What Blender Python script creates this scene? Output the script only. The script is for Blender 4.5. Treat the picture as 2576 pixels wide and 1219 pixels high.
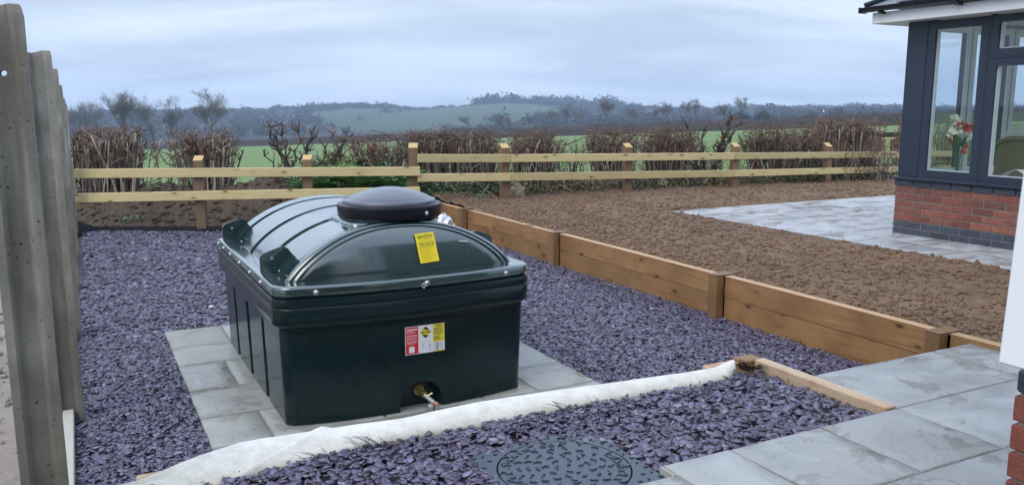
import bpy, bmesh, math, random
import numpy as np
from mathutils import Vector, Matrix, noise as mnoise

sc = bpy.context.scene
for o in list(bpy.data.objects): bpy.data.objects.remove(o)
C = sc.collection
R = math.radians
random.seed(7)
rng = np.random.default_rng(11)

# ------------------------------------------------------------------ camera, sky, light, exposure
CAM_H = 1.70
cam_d = bpy.data.cameras.new('camera'); cam = bpy.data.objects.new('camera', cam_d); C.objects.link(cam)
cam_d.sensor_width = 36.0; cam_d.lens = 36.0*2100/2576
cam_d.clip_start = 0.05; cam_d.clip_end = 6000
cam.location = (0, 0, CAM_H); cam.rotation_euler = (R(90)-math.atan(340/2100), 0, 0)
sc.camera = cam

SUN_EL, SUN_AZ = 48, 215
w = bpy.data.worlds.new('World'); sc.world = w; w.use_nodes = True
nt = w.node_tree; nt.nodes.clear()
def wn(t, **k):
    n = nt.nodes.new(t)
    for a, b in k.items():
        if a.startswith('_'): setattr(n, a[1:], b)
        else: n.inputs[int(a[1:]) if a[0] == 'i' and a[1:].isdigit() else a].default_value = b
    return n
sky = wn('ShaderNodeTexSky', _sky_type='NISHITA', _sun_disc=False)
sky.sun_elevation = R(SUN_EL); sky.sun_rotation = R(SUN_AZ); sky.air_density = 1.5; sky.dust_density = 2.0
bg1 = wn('ShaderNodeBackground'); bg1.inputs[1].default_value = 0.05
nt.links.new(sky.outputs[0], bg1.inputs[0])
tc = wn('ShaderNodeTexCoord')
sep = wn('ShaderNodeSeparateXYZ'); nt.links.new(tc.outputs['Generated'], sep.inputs[0])
# cloud sheet: project the direction on a plane overhead
ad = wn('ShaderNodeMath', _operation='ADD'); ad.inputs[1].default_value = 0.22
mx = wn('ShaderNodeMath', _operation='MAXIMUM'); mx.inputs[1].default_value = 0.0
nt.links.new(sep.outputs[2], mx.inputs[0]); nt.links.new(mx.outputs[0], ad.inputs[0])
dv1 = wn('ShaderNodeMath', _operation='DIVIDE'); dv2 = wn('ShaderNodeMath', _operation='DIVIDE')
nt.links.new(sep.outputs[0], dv1.inputs[0]); nt.links.new(ad.outputs[0], dv1.inputs[1])
nt.links.new(sep.outputs[1], dv2.inputs[0]); nt.links.new(ad.outputs[0], dv2.inputs[1])
cmb = wn('ShaderNodeCombineXYZ'); nt.links.new(dv1.outputs[0], cmb.inputs[0]); nt.links.new(dv2.outputs[0], cmb.inputs[1])
mp = wn('ShaderNodeMapping'); mp.inputs['Scale'].default_value = (0.5, 1.0, 1); mp.inputs['Location'].default_value = (3.1, 1.7, 0)
nt.links.new(cmb.outputs[0], mp.inputs[0])
no = wn('ShaderNodeTexNoise', Scale=1.3, Detail=8.0, Roughness=0.55, Distortion=0.35); nt.links.new(mp.outputs[0], no.inputs['Vector'])
rp = wn('ShaderNodeValToRGB')
rp.color_ramp.interpolation = 'EASE'
rp.color_ramp.elements[0].position = 0.33; rp.color_ramp.elements[0].color = (0.335, 0.40, 0.525, 1)
rp.color_ramp.elements[1].position = 0.68; rp.color_ramp.elements[1].color = (0.53, 0.62, 0.76, 1)
nt.links.new(no.outputs[0], rp.inputs[0])
# overcast luminance: even towards the horizon, brighter overhead
rz = wn('ShaderNodeValToRGB')
e = rz.color_ramp.elements
e[0].position = 0.0; e[0].color = (0.70, 0.70, 0.70, 1)
e[1].position = 1.0; e[1].color = (1.24, 1.24, 1.20, 1)
for p_, c_ in ((0.03, .74), (0.075, .68), (0.13, .64), (0.26, .78), (0.5, 1.0)):
    q = e.new(p_); q.color = (c_, c_, c_, 1)
nt.links.new(mx.outputs[0], rz.inputs[0])
ml = wn('ShaderNodeMix', _data_type='RGBA', _blend_type='MULTIPLY'); ml.inputs[0].default_value = 1.0
nt.links.new(rp.outputs[0], ml.inputs[6]); nt.links.new(rz.outputs[0], ml.inputs[7])
bg2 = wn('ShaderNodeBackground'); bg2.inputs[1].default_value = 1.8
nt.links.new(ml.outputs[2], bg2.inputs[0])
mxs = wn('ShaderNodeMixShader'); mxs.inputs[0].default_value = 0.88
nt.links.new(bg1.outputs[0], mxs.inputs[1]); nt.links.new(bg2.outputs[0], mxs.inputs[2])
wo = wn('ShaderNodeOutputWorld'); nt.links.new(mxs.outputs[0], wo.inputs[0])

sd = bpy.data.lights.new('sun', 'SUN'); sd.energy = 1.1; sd.angle = R(40); sd.color = (1.0, 0.90, 0.76)
so = bpy.data.objects.new('sun', sd); C.objects.link(so)
so.rotation_euler = (R(90-SUN_EL), 0, R(180-SUN_AZ))
sc.view_settings.view_transform = 'Standard'; sc.view_settings.look = 'None'
sc.view_settings.exposure = 0.62; sc.view_settings.gamma = 1.0; sc.view_settings.use_curve_mapping = False

# ------------------------------------------------------------------ the garden's own axes: a = across, b = away
TH = R(27.5); CT, ST = math.cos(TH), math.sin(TH)
def W(a, b, z=0.0): return Vector((a*CT-b*ST, a*ST+b*CT, z))
def AB(X, Y): return (X*CT+Y*ST, -X*ST+Y*CT)
def ray(x, y, D):       # point at depth D seen at a place of the 2576 x 1219 survey photo
    u = (x-1288)/2100; v = (y-609.5)/2100; p = math.atan(340/2100); s, c = math.sin(p), math.cos(p)
    F = c-v*s; t = D/F
    return Vector((u*t, D, CAM_H-(s+v*c)*t))

# ------------------------------------------------------------------ mesh helpers
class MB:
    def __init__(s): s.v = []; s.f = []; s.m = []
    def add(s, V, F, mi=0):
        o = len(s.v); s.v.extend(V); s.f.extend([tuple(i+o for i in f) for f in F]); s.m.extend([mi]*len(F))
    def box(s, x0, x1, y0, y1, z0, z1, mi=0):
        V = [(x0,y0,z0),(x1,y0,z0),(x1,y1,z0),(x0,y1,z0),(x0,y0,z1),(x1,y0,z1),(x1,y1,z1),(x0,y1,z1)]
        s.add(V, [(3,2,1,0),(4,5,6,7),(0,1,5,4),(1,2,6,5),(2,3,7,6),(3,0,4,7)], mi)
    def tube(s, pts, rad, n=5, mi=0, cap=True):
        pts = [Vector(p) for p in pts]; k = len(pts); V = []; F = []
        up = Vector((0.3, 0.2, 1)).normalized()
        for i, p in enumerate(pts):
            d = (pts[min(i+1, k-1)]-pts[max(i-1, 0)])
            if d.length < 1e-9: d = Vector((0, 0, 1))
            d.normalize()
            a = d.cross(up)
            if a.length < 1e-3: a = d.cross(Vector((1, 0, 0)))
            a.normalize(); b = d.cross(a)
            r = rad[i] if hasattr(rad, '__len__') else rad
            for j in range(n):
                t = 2*math.pi*j/n
                V.append(tuple(p+(a*math.cos(t)+b*math.sin(t))*r))
        for i in range(k-1):
            for j in range(n):
                F.append((i*n+j, i*n+(j+1) % n, (i+1)*n+(j+1) % n, (i+1)*n+j))
        if cap: F.append(tuple(range(n-1, -1, -1))); F.append(tuple((k-1)*n+j for j in range(n)))
        s.add(V, F, mi)
    def loft(s, loops, mi=0, cap0=True, cap1=True):
        n = len(loops[0]); V = [tuple(p) for L in loops for p in L]; F = []
        for i in range(len(loops)-1):
            for j in range(n):
                F.append((i*n+j, i*n+(j+1) % n, (i+1)*n+(j+1) % n, (i+1)*n+j))
        if cap0: F.append(tuple(range(n-1, -1, -1)))
        if cap1: F.append(tuple((len(loops)-1)*n+j for j in range(n)))
        s.add(V, F, mi)
    def lathe(s, prof, n=32, c=(0, 0, 0), mi=0, cap0=True, cap1=True):
        s.loft([[(c[0]+r*math.cos(2*math.pi*j/n), c[1]+r*math.sin(2*math.pi*j/n), c[2]+z) for j in range(n)] for r, z in prof], mi, cap0, cap1)
    def grid(s, fn, nu, nv, mi=0):
        V = [tuple(fn(i/nu, j/nv)) for i in range(nu+1) for j in range(nv+1)]
        F = [(i*(nv+1)+j, (i+1)*(nv+1)+j, (i+1)*(nv+1)+j+1, i*(nv+1)+j+1) for i in range(nu) for j in range(nv)]
        s.add(V, F, mi)
    def quad(s, a, b, c, d, mi=0): s.add([tuple(a), tuple(b), tuple(c), tuple(d)], [(0, 1, 2, 3)], mi)
    def mesh(s, name, mats, smooth=False, sharp=None):
        me = bpy.data.meshes.new(name); me.from_pydata(s.v, [], s.f)
        for m in (mats if isinstance(mats, (list, tuple)) else [mats]): me.materials.append(m)
        if any(s.m): me.polygons.foreach_set('material_index', s.m)
        if smooth:
            me.polygons.foreach_set('use_smooth', [True]*len(me.polygons))
            if sharp is not None:
                try: me.set_sharp_from_angle(angle=R(sharp))
                except Exception: pass
        me.update(); return me
def put(name, me, parent=None, loc=None, rot=None, **props):
    o = bpy.data.objects.new(name, me); C.objects.link(o)
    if parent: o.parent = parent
    if loc is not None: o.location = loc
    if rot is not None: o.rotation_euler = rot
    for k, v in props.items(): o[k] = v
    return o
def part(name, mb, mats, parent, smooth=False, sharp=None, **k):
    return put(name, mb.mesh(name, mats, smooth, sharp), parent, **k)
def thing(name, label, cat, loc=(0, 0, 0), rz=0.0, group=None):
    o = put(name, None, None, loc, (0, 0, rz)); o['label'] = label; o['category'] = cat
    if group: o['group'] = group
    o.empty_display_size = 0.1
    return o
def gthing(name, label, cat, group=None): return thing(name, label, cat, (0, 0, 0), TH, group)   # children speak (a, b, z)
def tag(o, label, cat, group=None):
    o['label'] = label; o['category'] = cat
    if group: o['group'] = group
    return o
def struct(o): o['kind'] = 'structure'; return o
def stuff(o): o['kind'] = 'stuff'; return o
def bevbox(x0, x1, y0, y1, z0, z1, bev=0.004, mat=None, name='box', seg=1, jit=0.0):
    bm = bmesh.new()
    V = [bm.verts.new((x, y, z)) for z in (z0, z1) for x, y in ((x0, y0), (x1, y0), (x1, y1), (x0, y1))]
    for f in ((3,2,1,0),(4,5,6,7),(0,1,5,4),(1,2,6,5),(2,3,7,6),(3,0,4,7)): bm.faces.new([V[i] for i in f])
    if jit:
        for v in V: v.co += Vector((random.uniform(-jit, jit), random.uniform(-jit, jit), random.uniform(-jit, jit)))
    if bev: bmesh.ops.bevel(bm, geom=bm.edges[:], offset=bev, segments=seg, affect='EDGES', profile=0.5)
    me = bpy.data.meshes.new(name); bm.to_mesh(me); bm.free()
    if mat: me.materials.append(mat)
    return me
def rrect(hx, hy, r, n=10, ns=30, bow=0.0, cx=0, cy=0, z=0):
    pts = []
    def edge(p, q):
        for i in range(ns): t = i/ns; pts.append((p[0]+(q[0]-p[0])*t, p[1]+(q[1]-p[1])*t))
    def corner(c, a0):
        for i in range(n): t = a0+math.pi/2*i/n; pts.append((c[0]+r*math.cos(t), c[1]+r*math.sin(t)))
    edge((-hx+r, -hy), (hx-r, -hy)); corner((hx-r, -hy+r), -math.pi/2)
    edge((hx, -hy+r), (hx, hy-r)); corner((hx-r, hy-r), 0)
    edge((hx-r, hy), (-hx+r, hy)); corner((-hx+r, hy-r), math.pi/2)
    edge((-hx, hy-r), (-hx, -hy+r)); corner((-hx+r, -hy+r), math.pi)
    out = []
    for x, y in pts:
        if bow: y = y+math.copysign(bow*(1-(x/hx)**2), y)*min(1, abs(y)/hy)**4
        out.append((cx+x, cy+y, z))
    return out
def nz(x, y, z=0.0, s=1.0, o=4): return mnoise.fractal(Vector((x*s, y*s, z*s)), 1.0, 2.0, o)

# ------------------------------------------------------------------ materials
class NT:
    def __init__(s, name):
        s.mat = bpy.data.materials.new(name); s.mat.use_nodes = True; s.t = s.mat.node_tree
        s.b = s.t.nodes['Principled BSDF']; s.out = s.t.nodes['Material Output']
    def n(s, ty, ins=None, **k):
        x = s.t.nodes.new(ty)
        for a, b in k.items(): setattr(x, a, b)
        for a, b in (ins or {}).items():
            if isinstance(b, bpy.types.NodeSocket): s.t.links.new(b, x.inputs[a])
            else: x.inputs[a].default_value = b
        return x
    def l(s, a, b): s.t.links.new(a, b)
    def obj(s, scale=(1, 1, 1), rnd=True, src='Object'):
        t = s.n('ShaderNodeTexCoord'); m = s.n('ShaderNodeMapping', {0: t.outputs[src], 'Scale': scale})
        if rnd:
            oi = s.n('ShaderNodeObjectInfo'); r = s.n('ShaderNodeMath', {0: oi.outputs['Random'], 1: 37.0}, operation='MULTIPLY')
            cb = s.n('ShaderNodeCombineXYZ', {0: r.outputs[0], 1: r.outputs[0], 2: r.outputs[0]}); s.l(cb.outputs[0], m.inputs['Location'])
        return m.outputs[0]
    def noise(s, vec, scale, detail=4, rough=0.55, dist=0.0):
        return s.n('ShaderNodeTexNoise', {'Vector': vec, 'Scale': scale, 'Detail': detail, 'Roughness': rough, 'Distortion': dist}).outputs[0]
    def ramp(s, f, stops, interp='LINEAR'):
        r = s.n('ShaderNodeValToRGB', {0: f}); r.color_ramp.interpolation = interp
        e = r.color_ramp.elements
        while len(e) < len(stops): e.new(0.5)
        for q, (p, c) in zip(e, stops):
            q.position = p; q.color = (c, c, c, 1) if not hasattr(c, '__len__') else (*c, 1)
        return r.outputs[0]
    def mix(s, f, a, b, bt='MIX'):
        m = s.n('ShaderNodeMix', data_type='RGBA', blend_type=bt)
        for i, v in ((0, f), (6, a), (7, b)):
            if isinstance(v, bpy.types.NodeSocket): s.l(v, m.inputs[i])
            else: m.inputs[i].default_value = v if i == 0 else (*v, 1) if len(v) == 3 else v
        return m.outputs[2]
    def math(s, op, a, b=0.0):
        return s.n('ShaderNodeMath', {0: a, 1: b}, operation=op).outputs[0]
    def bump(s, h, strength=0.3, dist=0.01, normal=None):
        d = {'Height': h, 'Strength': strength, 'Distance': dist}
        if normal is not None: d['Normal'] = normal
        return s.n('ShaderNodeBump', d).outputs[0]
    def set(s, col=None, rough=None, normal=None, **k):
        for nm, v in (('Base Color', col), ('Roughness', rough), ('Normal', normal), *k.items()):
            if v is None: continue
            nm = nm.replace('_', ' ')
            if isinstance(v, bpy.types.NodeSocket): s.l(v, s.b.inputs[nm])
            else: s.b.inputs[nm].default_value = (*v, 1) if hasattr(v, '__len__') and len(v) == 3 and nm.endswith('Color') else v
        return s.mat
def plain(name, col, rough=0.6, var=0.12, scale=20, bump=0.0, **k):
    m = NT(name); o = m.obj(); f = m.noise(o, scale, 4)
    c = m.mix(f, tuple(x*(1-var) for x in col), tuple(min(1, x*(1+var)) for x in col))
    return m.set(c, rough, m.bump(f, bump, 0.005) if bump else None, **k)

def wood(name, light, dark, knot=(0.10, 0.045, 0.02), axis='X', rough=0.65, stain=0.35, ks=2.2):
    m = NT(name)
    sc_ = {'X': (0.6, 9, 9), 'Y': (9, 0.6, 9), 'Z': (9, 9, 0.6)}[axis]
    v = m.obj(sc_); v2 = m.obj((1, 1, 1))
    g = m.noise(v, 2.2, 6, 0.6, 1.2); g2 = m.noise(v, 14, 3, 0.6)
    col = m.mix(m.ramp(g, [(0.34, 0.0), (0.5, 0.65), (0.56, 0.3), (0.7, 1.0)]), dark, light)
    col = m.mix(m.math('MULTIPLY', g2, 0.35), col, tuple(x*0.72 for x in dark))
    # knots: stretched cells, only some of them
    kv = m.obj({'X': (0.60, 0.0, 1.5), 'Y': (0.0, 0.60, 1.5), 'Z': (1.5, 0.0, 0.55)}[axis])
    vo = m.n('ShaderNodeTexVoronoi', {'Vector': kv, 'Scale': ks*2.0, 'Randomness': 1.0})
    spot = m.ramp(vo.outputs['Distance'], [(0.09, 1.0), (0.15, 0.0)])
    halo = m.ramp(vo.outputs['Distance'], [(0.10, 0.6), (0.34, 0.0)])
    col = m.mix(halo, col, tuple(x*0.7 for x in dark)); col = m.mix(spot, col, knot)
    st = m.ramp(m.noise(v2, 2.2, 5), [(0.42, 0.0), (0.68, stain)])
    col = m.mix(st, col, tuple(x*0.55 for x in dark))
    oi = m.n('ShaderNodeObjectInfo')
    hv = m.n('ShaderNodeHueSaturation', {'Color': col, 'Value': m.math('ADD', m.math('MULTIPLY', oi.outputs['Random'], 0.28), 0.86)})
    return m.set(hv.outputs[0], rough, m.bump(g, 0.25, 0.004))
M_rail = wood('rail_timber', (0.66, 0.55, 0.29), (0.50, 0.40, 0.19), knot=(0.16, 0.075, 0.03), stain=0.12, ks=3.2)
M_railpost = wood('fence_post_timber', (0.27, 0.17, 0.095), (0.17, 0.105, 0.058), axis='Z', stain=0.35)
M_posttop = plain('post_end_grain', (0.52, 0.36, 0.16), 0.7, 0.15, 60)
M_sleeper = wood('sleeper_timber', (0.44, 0.255, 0.108), (0.25, 0.125, 0.047), knot=(0.06, 0.022, 0.01), axis='Y', rough=0.5, stain=0.6, ks=3.0)
M_sleeptop = wood('sleeper_top_timber', (0.62, 0.40, 0.22), (0.50, 0.30, 0.15), axis='Y', rough=0.5)
M_sleeppost = wood('sleeper_post_timber', (0.27, 0.16, 0.07), (0.17, 0.095, 0.038), axis='Z', rough=0.5)
def edging():
    m = NT('edging_timber'); v = m.obj((9, 0.6, 9)); g = m.noise(v, 2.0, 6, 0.6, 1.0)
    col = m.mix(g, (0.36, 0.25, 0.15), (0.60, 0.46, 0.31))
    s_ = m.ramp(m.noise(m.obj((1, 0.5, 1)), 6, 4), [(0.52, 0.0), (0.66, 0.75)])
    col = m.mix(s_, col, (0.36, 0.12, 0.055))
    return m.set(col, 0.55, m.bump(g, 0.3, 0.004))
M_edge = edging()

def concrete():
    m = NT('cast_concrete'); v = m.obj()
    f = m.noise(v, 3.5, 6, 0.6); f2 = m.noise(v, 45, 4)
    col = m.mix(m.ramp(f, [(0.3, 0.0), (0.72, 1.0)]), (0.13, 0.126, 0.108), (0.38, 0.37, 0.335))
    damp = m.ramp(m.noise(m.obj((3, 3, 0.35)), 2.6, 5, 0.6), [(0.46, 0.0), (0.62, 0.75)])
    col = m.mix(damp, col, (0.085, 0.078, 0.060))
    col = m.mix(m.math('MULTIPLY', f2, 0.3), col, (0.36, 0.34, 0.30))
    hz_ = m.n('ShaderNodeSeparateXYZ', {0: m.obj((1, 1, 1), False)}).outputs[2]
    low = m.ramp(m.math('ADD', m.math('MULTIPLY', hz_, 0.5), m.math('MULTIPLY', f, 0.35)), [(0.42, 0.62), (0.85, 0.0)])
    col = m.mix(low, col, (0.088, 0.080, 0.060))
    pit = m.n('ShaderNodeTexVoronoi', {'Vector': v, 'Scale': 34.0}); pr = m.ramp(pit.outputs['Distance'], [(0.10, 0.0), (0.19, 1.0)])
    gate = m.ramp(m.noise(v, 9, 2), [(0.5, 1.0), (0.56, 0.0)])
    pr = m.math('MAXIMUM', pr, gate)
    col = m.mix(pr, (0.07, 0.06, 0.045), col)
    b = m.bump(pr, 0.7, 0.004); b = m.bump(f2, 0.35, 0.002, b)
    return m.set(col, 0.8, b)
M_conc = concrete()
M_gboard = plain('gravel_board_concrete', (0.42, 0.41, 0.35), 0.8, 0.15, 25, 0.3)

def slabs(name, c0, c1, wet=0.5):
    m = NT(name); v = m.obj((1, 1, 1))
    wv = m.n('ShaderNodeVectorMath', {0: v, 1: m.n('ShaderNodeVectorMath', {0: m.n('ShaderNodeTexNoise', {'Vector': v, 'Scale': 2.5, 'Detail': 4}).outputs['Color'], 1: (0.55, 0.55, 0.55)}, operation='MULTIPLY').outputs[0]}, operation='ADD').outputs[0]
    f = m.noise(v, 2.6, 7, 0.62, 0.8); f2 = m.noise(v, 60, 4)
    # riven steps: a few terraces of a broad noise
    st = m.ramp(f, [(0.38, 0.0), (0.395, 0.33), (0.50, 0.4), (0.512, 0.7), (0.60, 0.75), (0.612, 1.0)])
    cr = m.n('ShaderNodeTexVoronoi', {'Vector': wv, 'Scale': 2.1}, feature='DISTANCE_TO_EDGE').outputs['Distance']
    ln = m.ramp(cr, [(0.0, 0.35), (0.012, 1.0)])
    gate = m.ramp(m.noise(v, 1.7, 3), [(0.53, 1.0), (0.60, 0.0)])
    ln = m.math('MAXIMUM', ln, gate)
    col = m.mix(m.ramp(f, [(0.25, 0.0), (0.75, 1.0)]), c0, c1)
    col = m.mix(m.math('MULTIPLY', f2, 0.35), col, tuple(x*1.25 for x in c1))
    col = m.mix(ln, tuple(x*0.55 for x in c0), col)
    wm = m.ramp(m.noise(m.obj((1, 1.6, 1)), 1.9, 5, 0.6, 0.5), [(0.40, 0.0), (0.56, 1.0)])
    pud = m.ramp(m.noise(m.obj((1, 1.4, 1)), 2.7, 5, 0.6, 0.6), [(0.565, 0.0), (0.585, 1.0)])
    col = m.mix(m.math('MULTIPLY', wm, 0.26), col, tuple(x*0.60 for x in c0))
    col = m.mix(m.math('MULTIPLY', pud, 0.50), col, (c0[0]*0.72, c0[1]*0.64, c0[2]*0.52))
    ro = m.math('SUBTRACT', m.math('SUBTRACT', 0.62, m.math('MULTIPLY', wm, wet)), m.math('MULTIPLY', pud, 0.10))
    h = m.math('ADD', m.math('MULTIPLY', st, 0.9), m.math('MULTIPLY', f2, 0.10))
    h = m.math('ADD', h, m.math('MULTIPLY', ln, 0.35))
    oi = m.n('ShaderNodeObjectInfo')
    hv = m.n('ShaderNodeHueSaturation', {'Color': col, 'Value': m.math('ADD', m.math('MULTIPLY', oi.outputs['Random'], 0.22), 0.90)})
    bs = m.math('SUBTRACT', 0.5, m.math('MULTIPLY', pud, 0.35))
    bn = m.n('ShaderNodeBump', {'Height': h, 'Strength': bs, 'Distance': 0.011})
    return m.set(hv.outputs[0], ro, bn.outputs[0])
M_slab = slabs('riven_paving', (0.225, 0.232, 0.235), (0.36, 0.37, 0.375), 0.32)
M_slab_tank = slabs('riven_paving_damp', (0.21, 0.215, 0.20), (0.33, 0.335, 0.315), 0.30)
M_slab_far = slabs('riven_paving_wet_sky_sheen', (0.30, 0.31, 0.325), (0.42, 0.43, 0.45), 0.40)  # wet slabs; the paler colour also paints in the sky's grazing reflection
M_mortar = plain('mortar', (0.20, 0.195, 0.175), 0.85, 0.2, 40, 0.3)
M_pointing = plain('fresh_pointing', (0.33, 0.32, 0.285), 0.85, 0.2, 40, 0.3)

def slate():
    m = NT('slate_chippings'); a = m.n('ShaderNodeAttribute', attribute_name='rnd')
    col = m.ramp(a.outputs['Fac'], [(0.0, (0.021, 0.020, 0.037)), (0.14, (0.053, 0.050, 0.083)), (0.28, (0.111, 0.099, 0.184)), (0.42, (0.044, 0.036, 0.066)), (0.55, (0.131, 0.130, 0.213)), (0.68, (0.092, 0.071, 0.129)), (0.80, (0.184, 0.171, 0.279)), (0.90, (0.083, 0.078, 0.140)), (0.975, (0.223, 0.212, 0.324)), (0.992, (0.194, 0.157, 0.202)), (1.0, (0.272, 0.332, 0.380))])
    f = m.noise(m.obj((1, 1, 1), False), 55, 3)
    col = m.mix(m.math('MULTIPLY', f, 0.35), col, (0.075, 0.05, 0.07))
    return m.set(col, 0.32, m.bump(f, 0.25, 0.003), Specular_IOR_Level=0.65)
M_slate = slate()
M_slatebed = plain('gravel_bed', (0.045, 0.038, 0.055), 0.8, 0.3, 40, 0.5)

def soilmat(name, c0, c1, c2):
    m = NT(name); v = m.obj((1, 1, 1), False)
    f = m.noise(v, 1.8, 9, 0.72); f2 = m.noise(v, 38, 6, 0.75)
    col = m.mix(m.ramp(f, [(0.3, 0.0), (0.7, 1.0)]), c0, c1)
    col = m.mix(m.ramp(f2, [(0.45, 0.0), (0.75, 0.6)]), col, c2)
    return m.set(col, 0.9, m.bump(f2, 0.6, 0.012))
M_soil = soilmat('tilled_soil', (0.092, 0.053, 0.031), (0.205, 0.126, 0.076), (0.26, 0.172, 0.11))
M_bank = soilmat('bank_soil', (0.040, 0.026, 0.016), (0.085, 0.056, 0.036), (0.13, 0.095, 0.065))
M_bare = soilmat('bare_ground', (0.20, 0.165, 0.135), (0.29, 0.25, 0.21), (0.33, 0.29, 0.25))
M_bark = plain('hedge_bark', (0.185, 0.145, 0.115), 0.85, 0.35, 14, 0.3)
M_barkdark = plain('dark_bark', (0.075, 0.055, 0.048), 0.85, 0.4, 14, 0.3)
M_barkred = plain('cut_hedge_tips', (0.175, 0.098, 0.066), 0.85, 0.35, 14, 0.3)
M_barkpale = plain('pale_bark', (0.33, 0.28, 0.225), 0.85, 0.25, 14, 0.3)
M_treebark = plain('tree_bark', (0.085, 0.075, 0.060), 0.9, 0.3, 3)
M_twig = plain('tree_twigs', (0.115, 0.095, 0.080), 0.9, 0.3, 0.6)
def leafmat(name, c0, c1, rough=0.5):
    m = NT(name); g = m.n('ShaderNodeNewGeometry')
    col = m.mix(g.outputs['Random Per Island'], c0, c1)
    m.set(col, rough); m.b.inputs['Subsurface Weight'].default_value = 0.0
    return m.mat
M_fern = leafmat('fern_green', (0.045, 0.13, 0.022), (0.11, 0.25, 0.045))
M_ivy = leafmat('ivy_green', (0.018, 0.040, 0.014), (0.055, 0.085, 0.030))
M_dry = leafmat('dry_leaf', (0.12, 0.085, 0.045), (0.24, 0.19, 0.11), 0.8)
M_weed = leafmat('weed_green', (0.06, 0.14, 0.05), (0.13, 0.22, 0.09))
M_hedgebulk = leafmat('winter_hedge', (0.030, 0.022, 0.022), (0.075, 0.055, 0.050), 0.9)
M_wood_far = leafmat('winter_woodland', (0.028, 0.029, 0.029), (0.047, 0.046, 0.044), 0.95)

def grassmat():
    m = NT('winter_grass'); v = m.obj((1, 1, 1), False)
    f = m.noise(v, 0.09, 5, 0.6); f2 = m.noise(v, 3.0, 6, 0.7)
    rows = m.noise(m.obj((0.03, 1.0, 1), False), 0.5, 3)
    col = m.mix(f, (0.085, 0.155, 0.026), (0.130, 0.205, 0.042))
    col = m.mix(m.ramp(f2, [(0.4, 0.0), (0.75, 0.5)]), col, (0.17, 0.205, 0.065))
    col = m.mix(m.math('MULTIPLY', rows, 0.25), col, (0.07, 0.17, 0.03))
    return m.set(col, 0.8, m.bump(f2, 0.5, 0.05))
M_grass = grassmat()
def hillmat():
    m = NT('far_hillside'); a = m.n('ShaderNodeAttribute', attribute_name='cover')
    v = m.obj((1, 1, 1), False); f = m.noise(v, 0.02, 5, 0.6)
    g = m.mix(f, (0.034, 0.062, 0.032), (0.052, 0.085, 0.044)); wd = m.mix(f, (0.024, 0.026, 0.025), (0.040, 0.040, 0.037))
    return m.set(m.mix(a.outputs['Fac'], wd, g), 0.95)
M_hill = hillmat()

def tankmat():
    m = NT('green_polyethylene'); v = m.obj((1, 1, 1), False)
    f = m.noise(v, 5, 6, 0.65); f2 = m.noise(v, 90, 4, 0.6)
    wetm = m.ramp(m.noise(v, 2.2, 5, 0.6, 0.6), [(0.44, 0.0), (0.52, 1.0)])
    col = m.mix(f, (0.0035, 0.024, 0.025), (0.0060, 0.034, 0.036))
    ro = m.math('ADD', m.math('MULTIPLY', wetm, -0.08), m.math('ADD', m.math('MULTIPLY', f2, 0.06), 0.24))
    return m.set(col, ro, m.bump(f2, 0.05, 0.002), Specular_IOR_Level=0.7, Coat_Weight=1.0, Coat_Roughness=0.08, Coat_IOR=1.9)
M_tank = tankmat()
def bodymat():
    m = NT('green_polyethylene_matt'); v = m.obj((1, 1, 1), False)
    f = m.noise(v, 4, 6, 0.65); f2 = m.noise(v, 120, 4, 0.6)
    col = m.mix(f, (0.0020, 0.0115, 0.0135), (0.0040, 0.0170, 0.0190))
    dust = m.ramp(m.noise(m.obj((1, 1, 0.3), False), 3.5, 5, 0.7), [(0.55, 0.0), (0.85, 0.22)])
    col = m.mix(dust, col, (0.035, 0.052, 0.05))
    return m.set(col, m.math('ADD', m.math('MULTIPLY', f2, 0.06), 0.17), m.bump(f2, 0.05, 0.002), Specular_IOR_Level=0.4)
M_body = bodymat()
M_lid = plain('black_lid_plastic', (0.007, 0.007, 0.012), 0.30, 0.3, 9, 0.05, Specular_IOR_Level=0.25)
M_lidtop = plain('lid_dome_plastic', (0.075, 0.08, 0.115), 0.36, 0.25, 4, 0.05, Specular_IOR_Level=0.6, Coat_Weight=0.6, Coat_Roughness=0.15)  # dome colour lifted towards violet to carry the sky reflected in the wet lid
M_steel = plain('zinc_steel', (0.55, 0.56, 0.58), 0.28, 0.1, 30, 0, Metallic=0.9)
M_brass = plain('brass', (0.55, 0.42, 0.18), 0.32, 0.15, 30, 0, Metallic=0.9)
M_dull = plain('dull_fitting', (0.30, 0.31, 0.32), 0.4, 0.2, 30, 0, Metallic=0.4)
M_tape = plain('copper_tail', (0.42, 0.20, 0.12), 0.5, 0.2, 30)
M_yel = plain('yellow_print', (0.78, 0.60, 0.015), 0.35, 0.03, 10)
M_yel2 = plain('pale_yellow_print', (0.72, 0.62, 0.06), 0.35, 0.03, 10)
M_red = plain('red_print', (0.62, 0.018, 0.022), 0.35, 0.03, 10)
M_wht = plain('white_print', (0.74, 0.75, 0.78), 0.35, 0.02, 10)
M_ink = plain('black_ink', (0.02, 0.018, 0.012), 0.5, 0.05, 10)
M_olive = plain('olive_ink', (0.19, 0.20, 0.01), 0.5, 0.05, 10)
M_ochre = plain('ochre_ink', (0.50, 0.37, 0.01), 0.5, 0.05, 10)
M_grey = plain('grey_ink', (0.30, 0.32, 0.36), 0.5, 0.05, 10)
M_tie = plain('white_wire', (0.75, 0.75, 0.75), 0.4, 0.02, 10)
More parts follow.
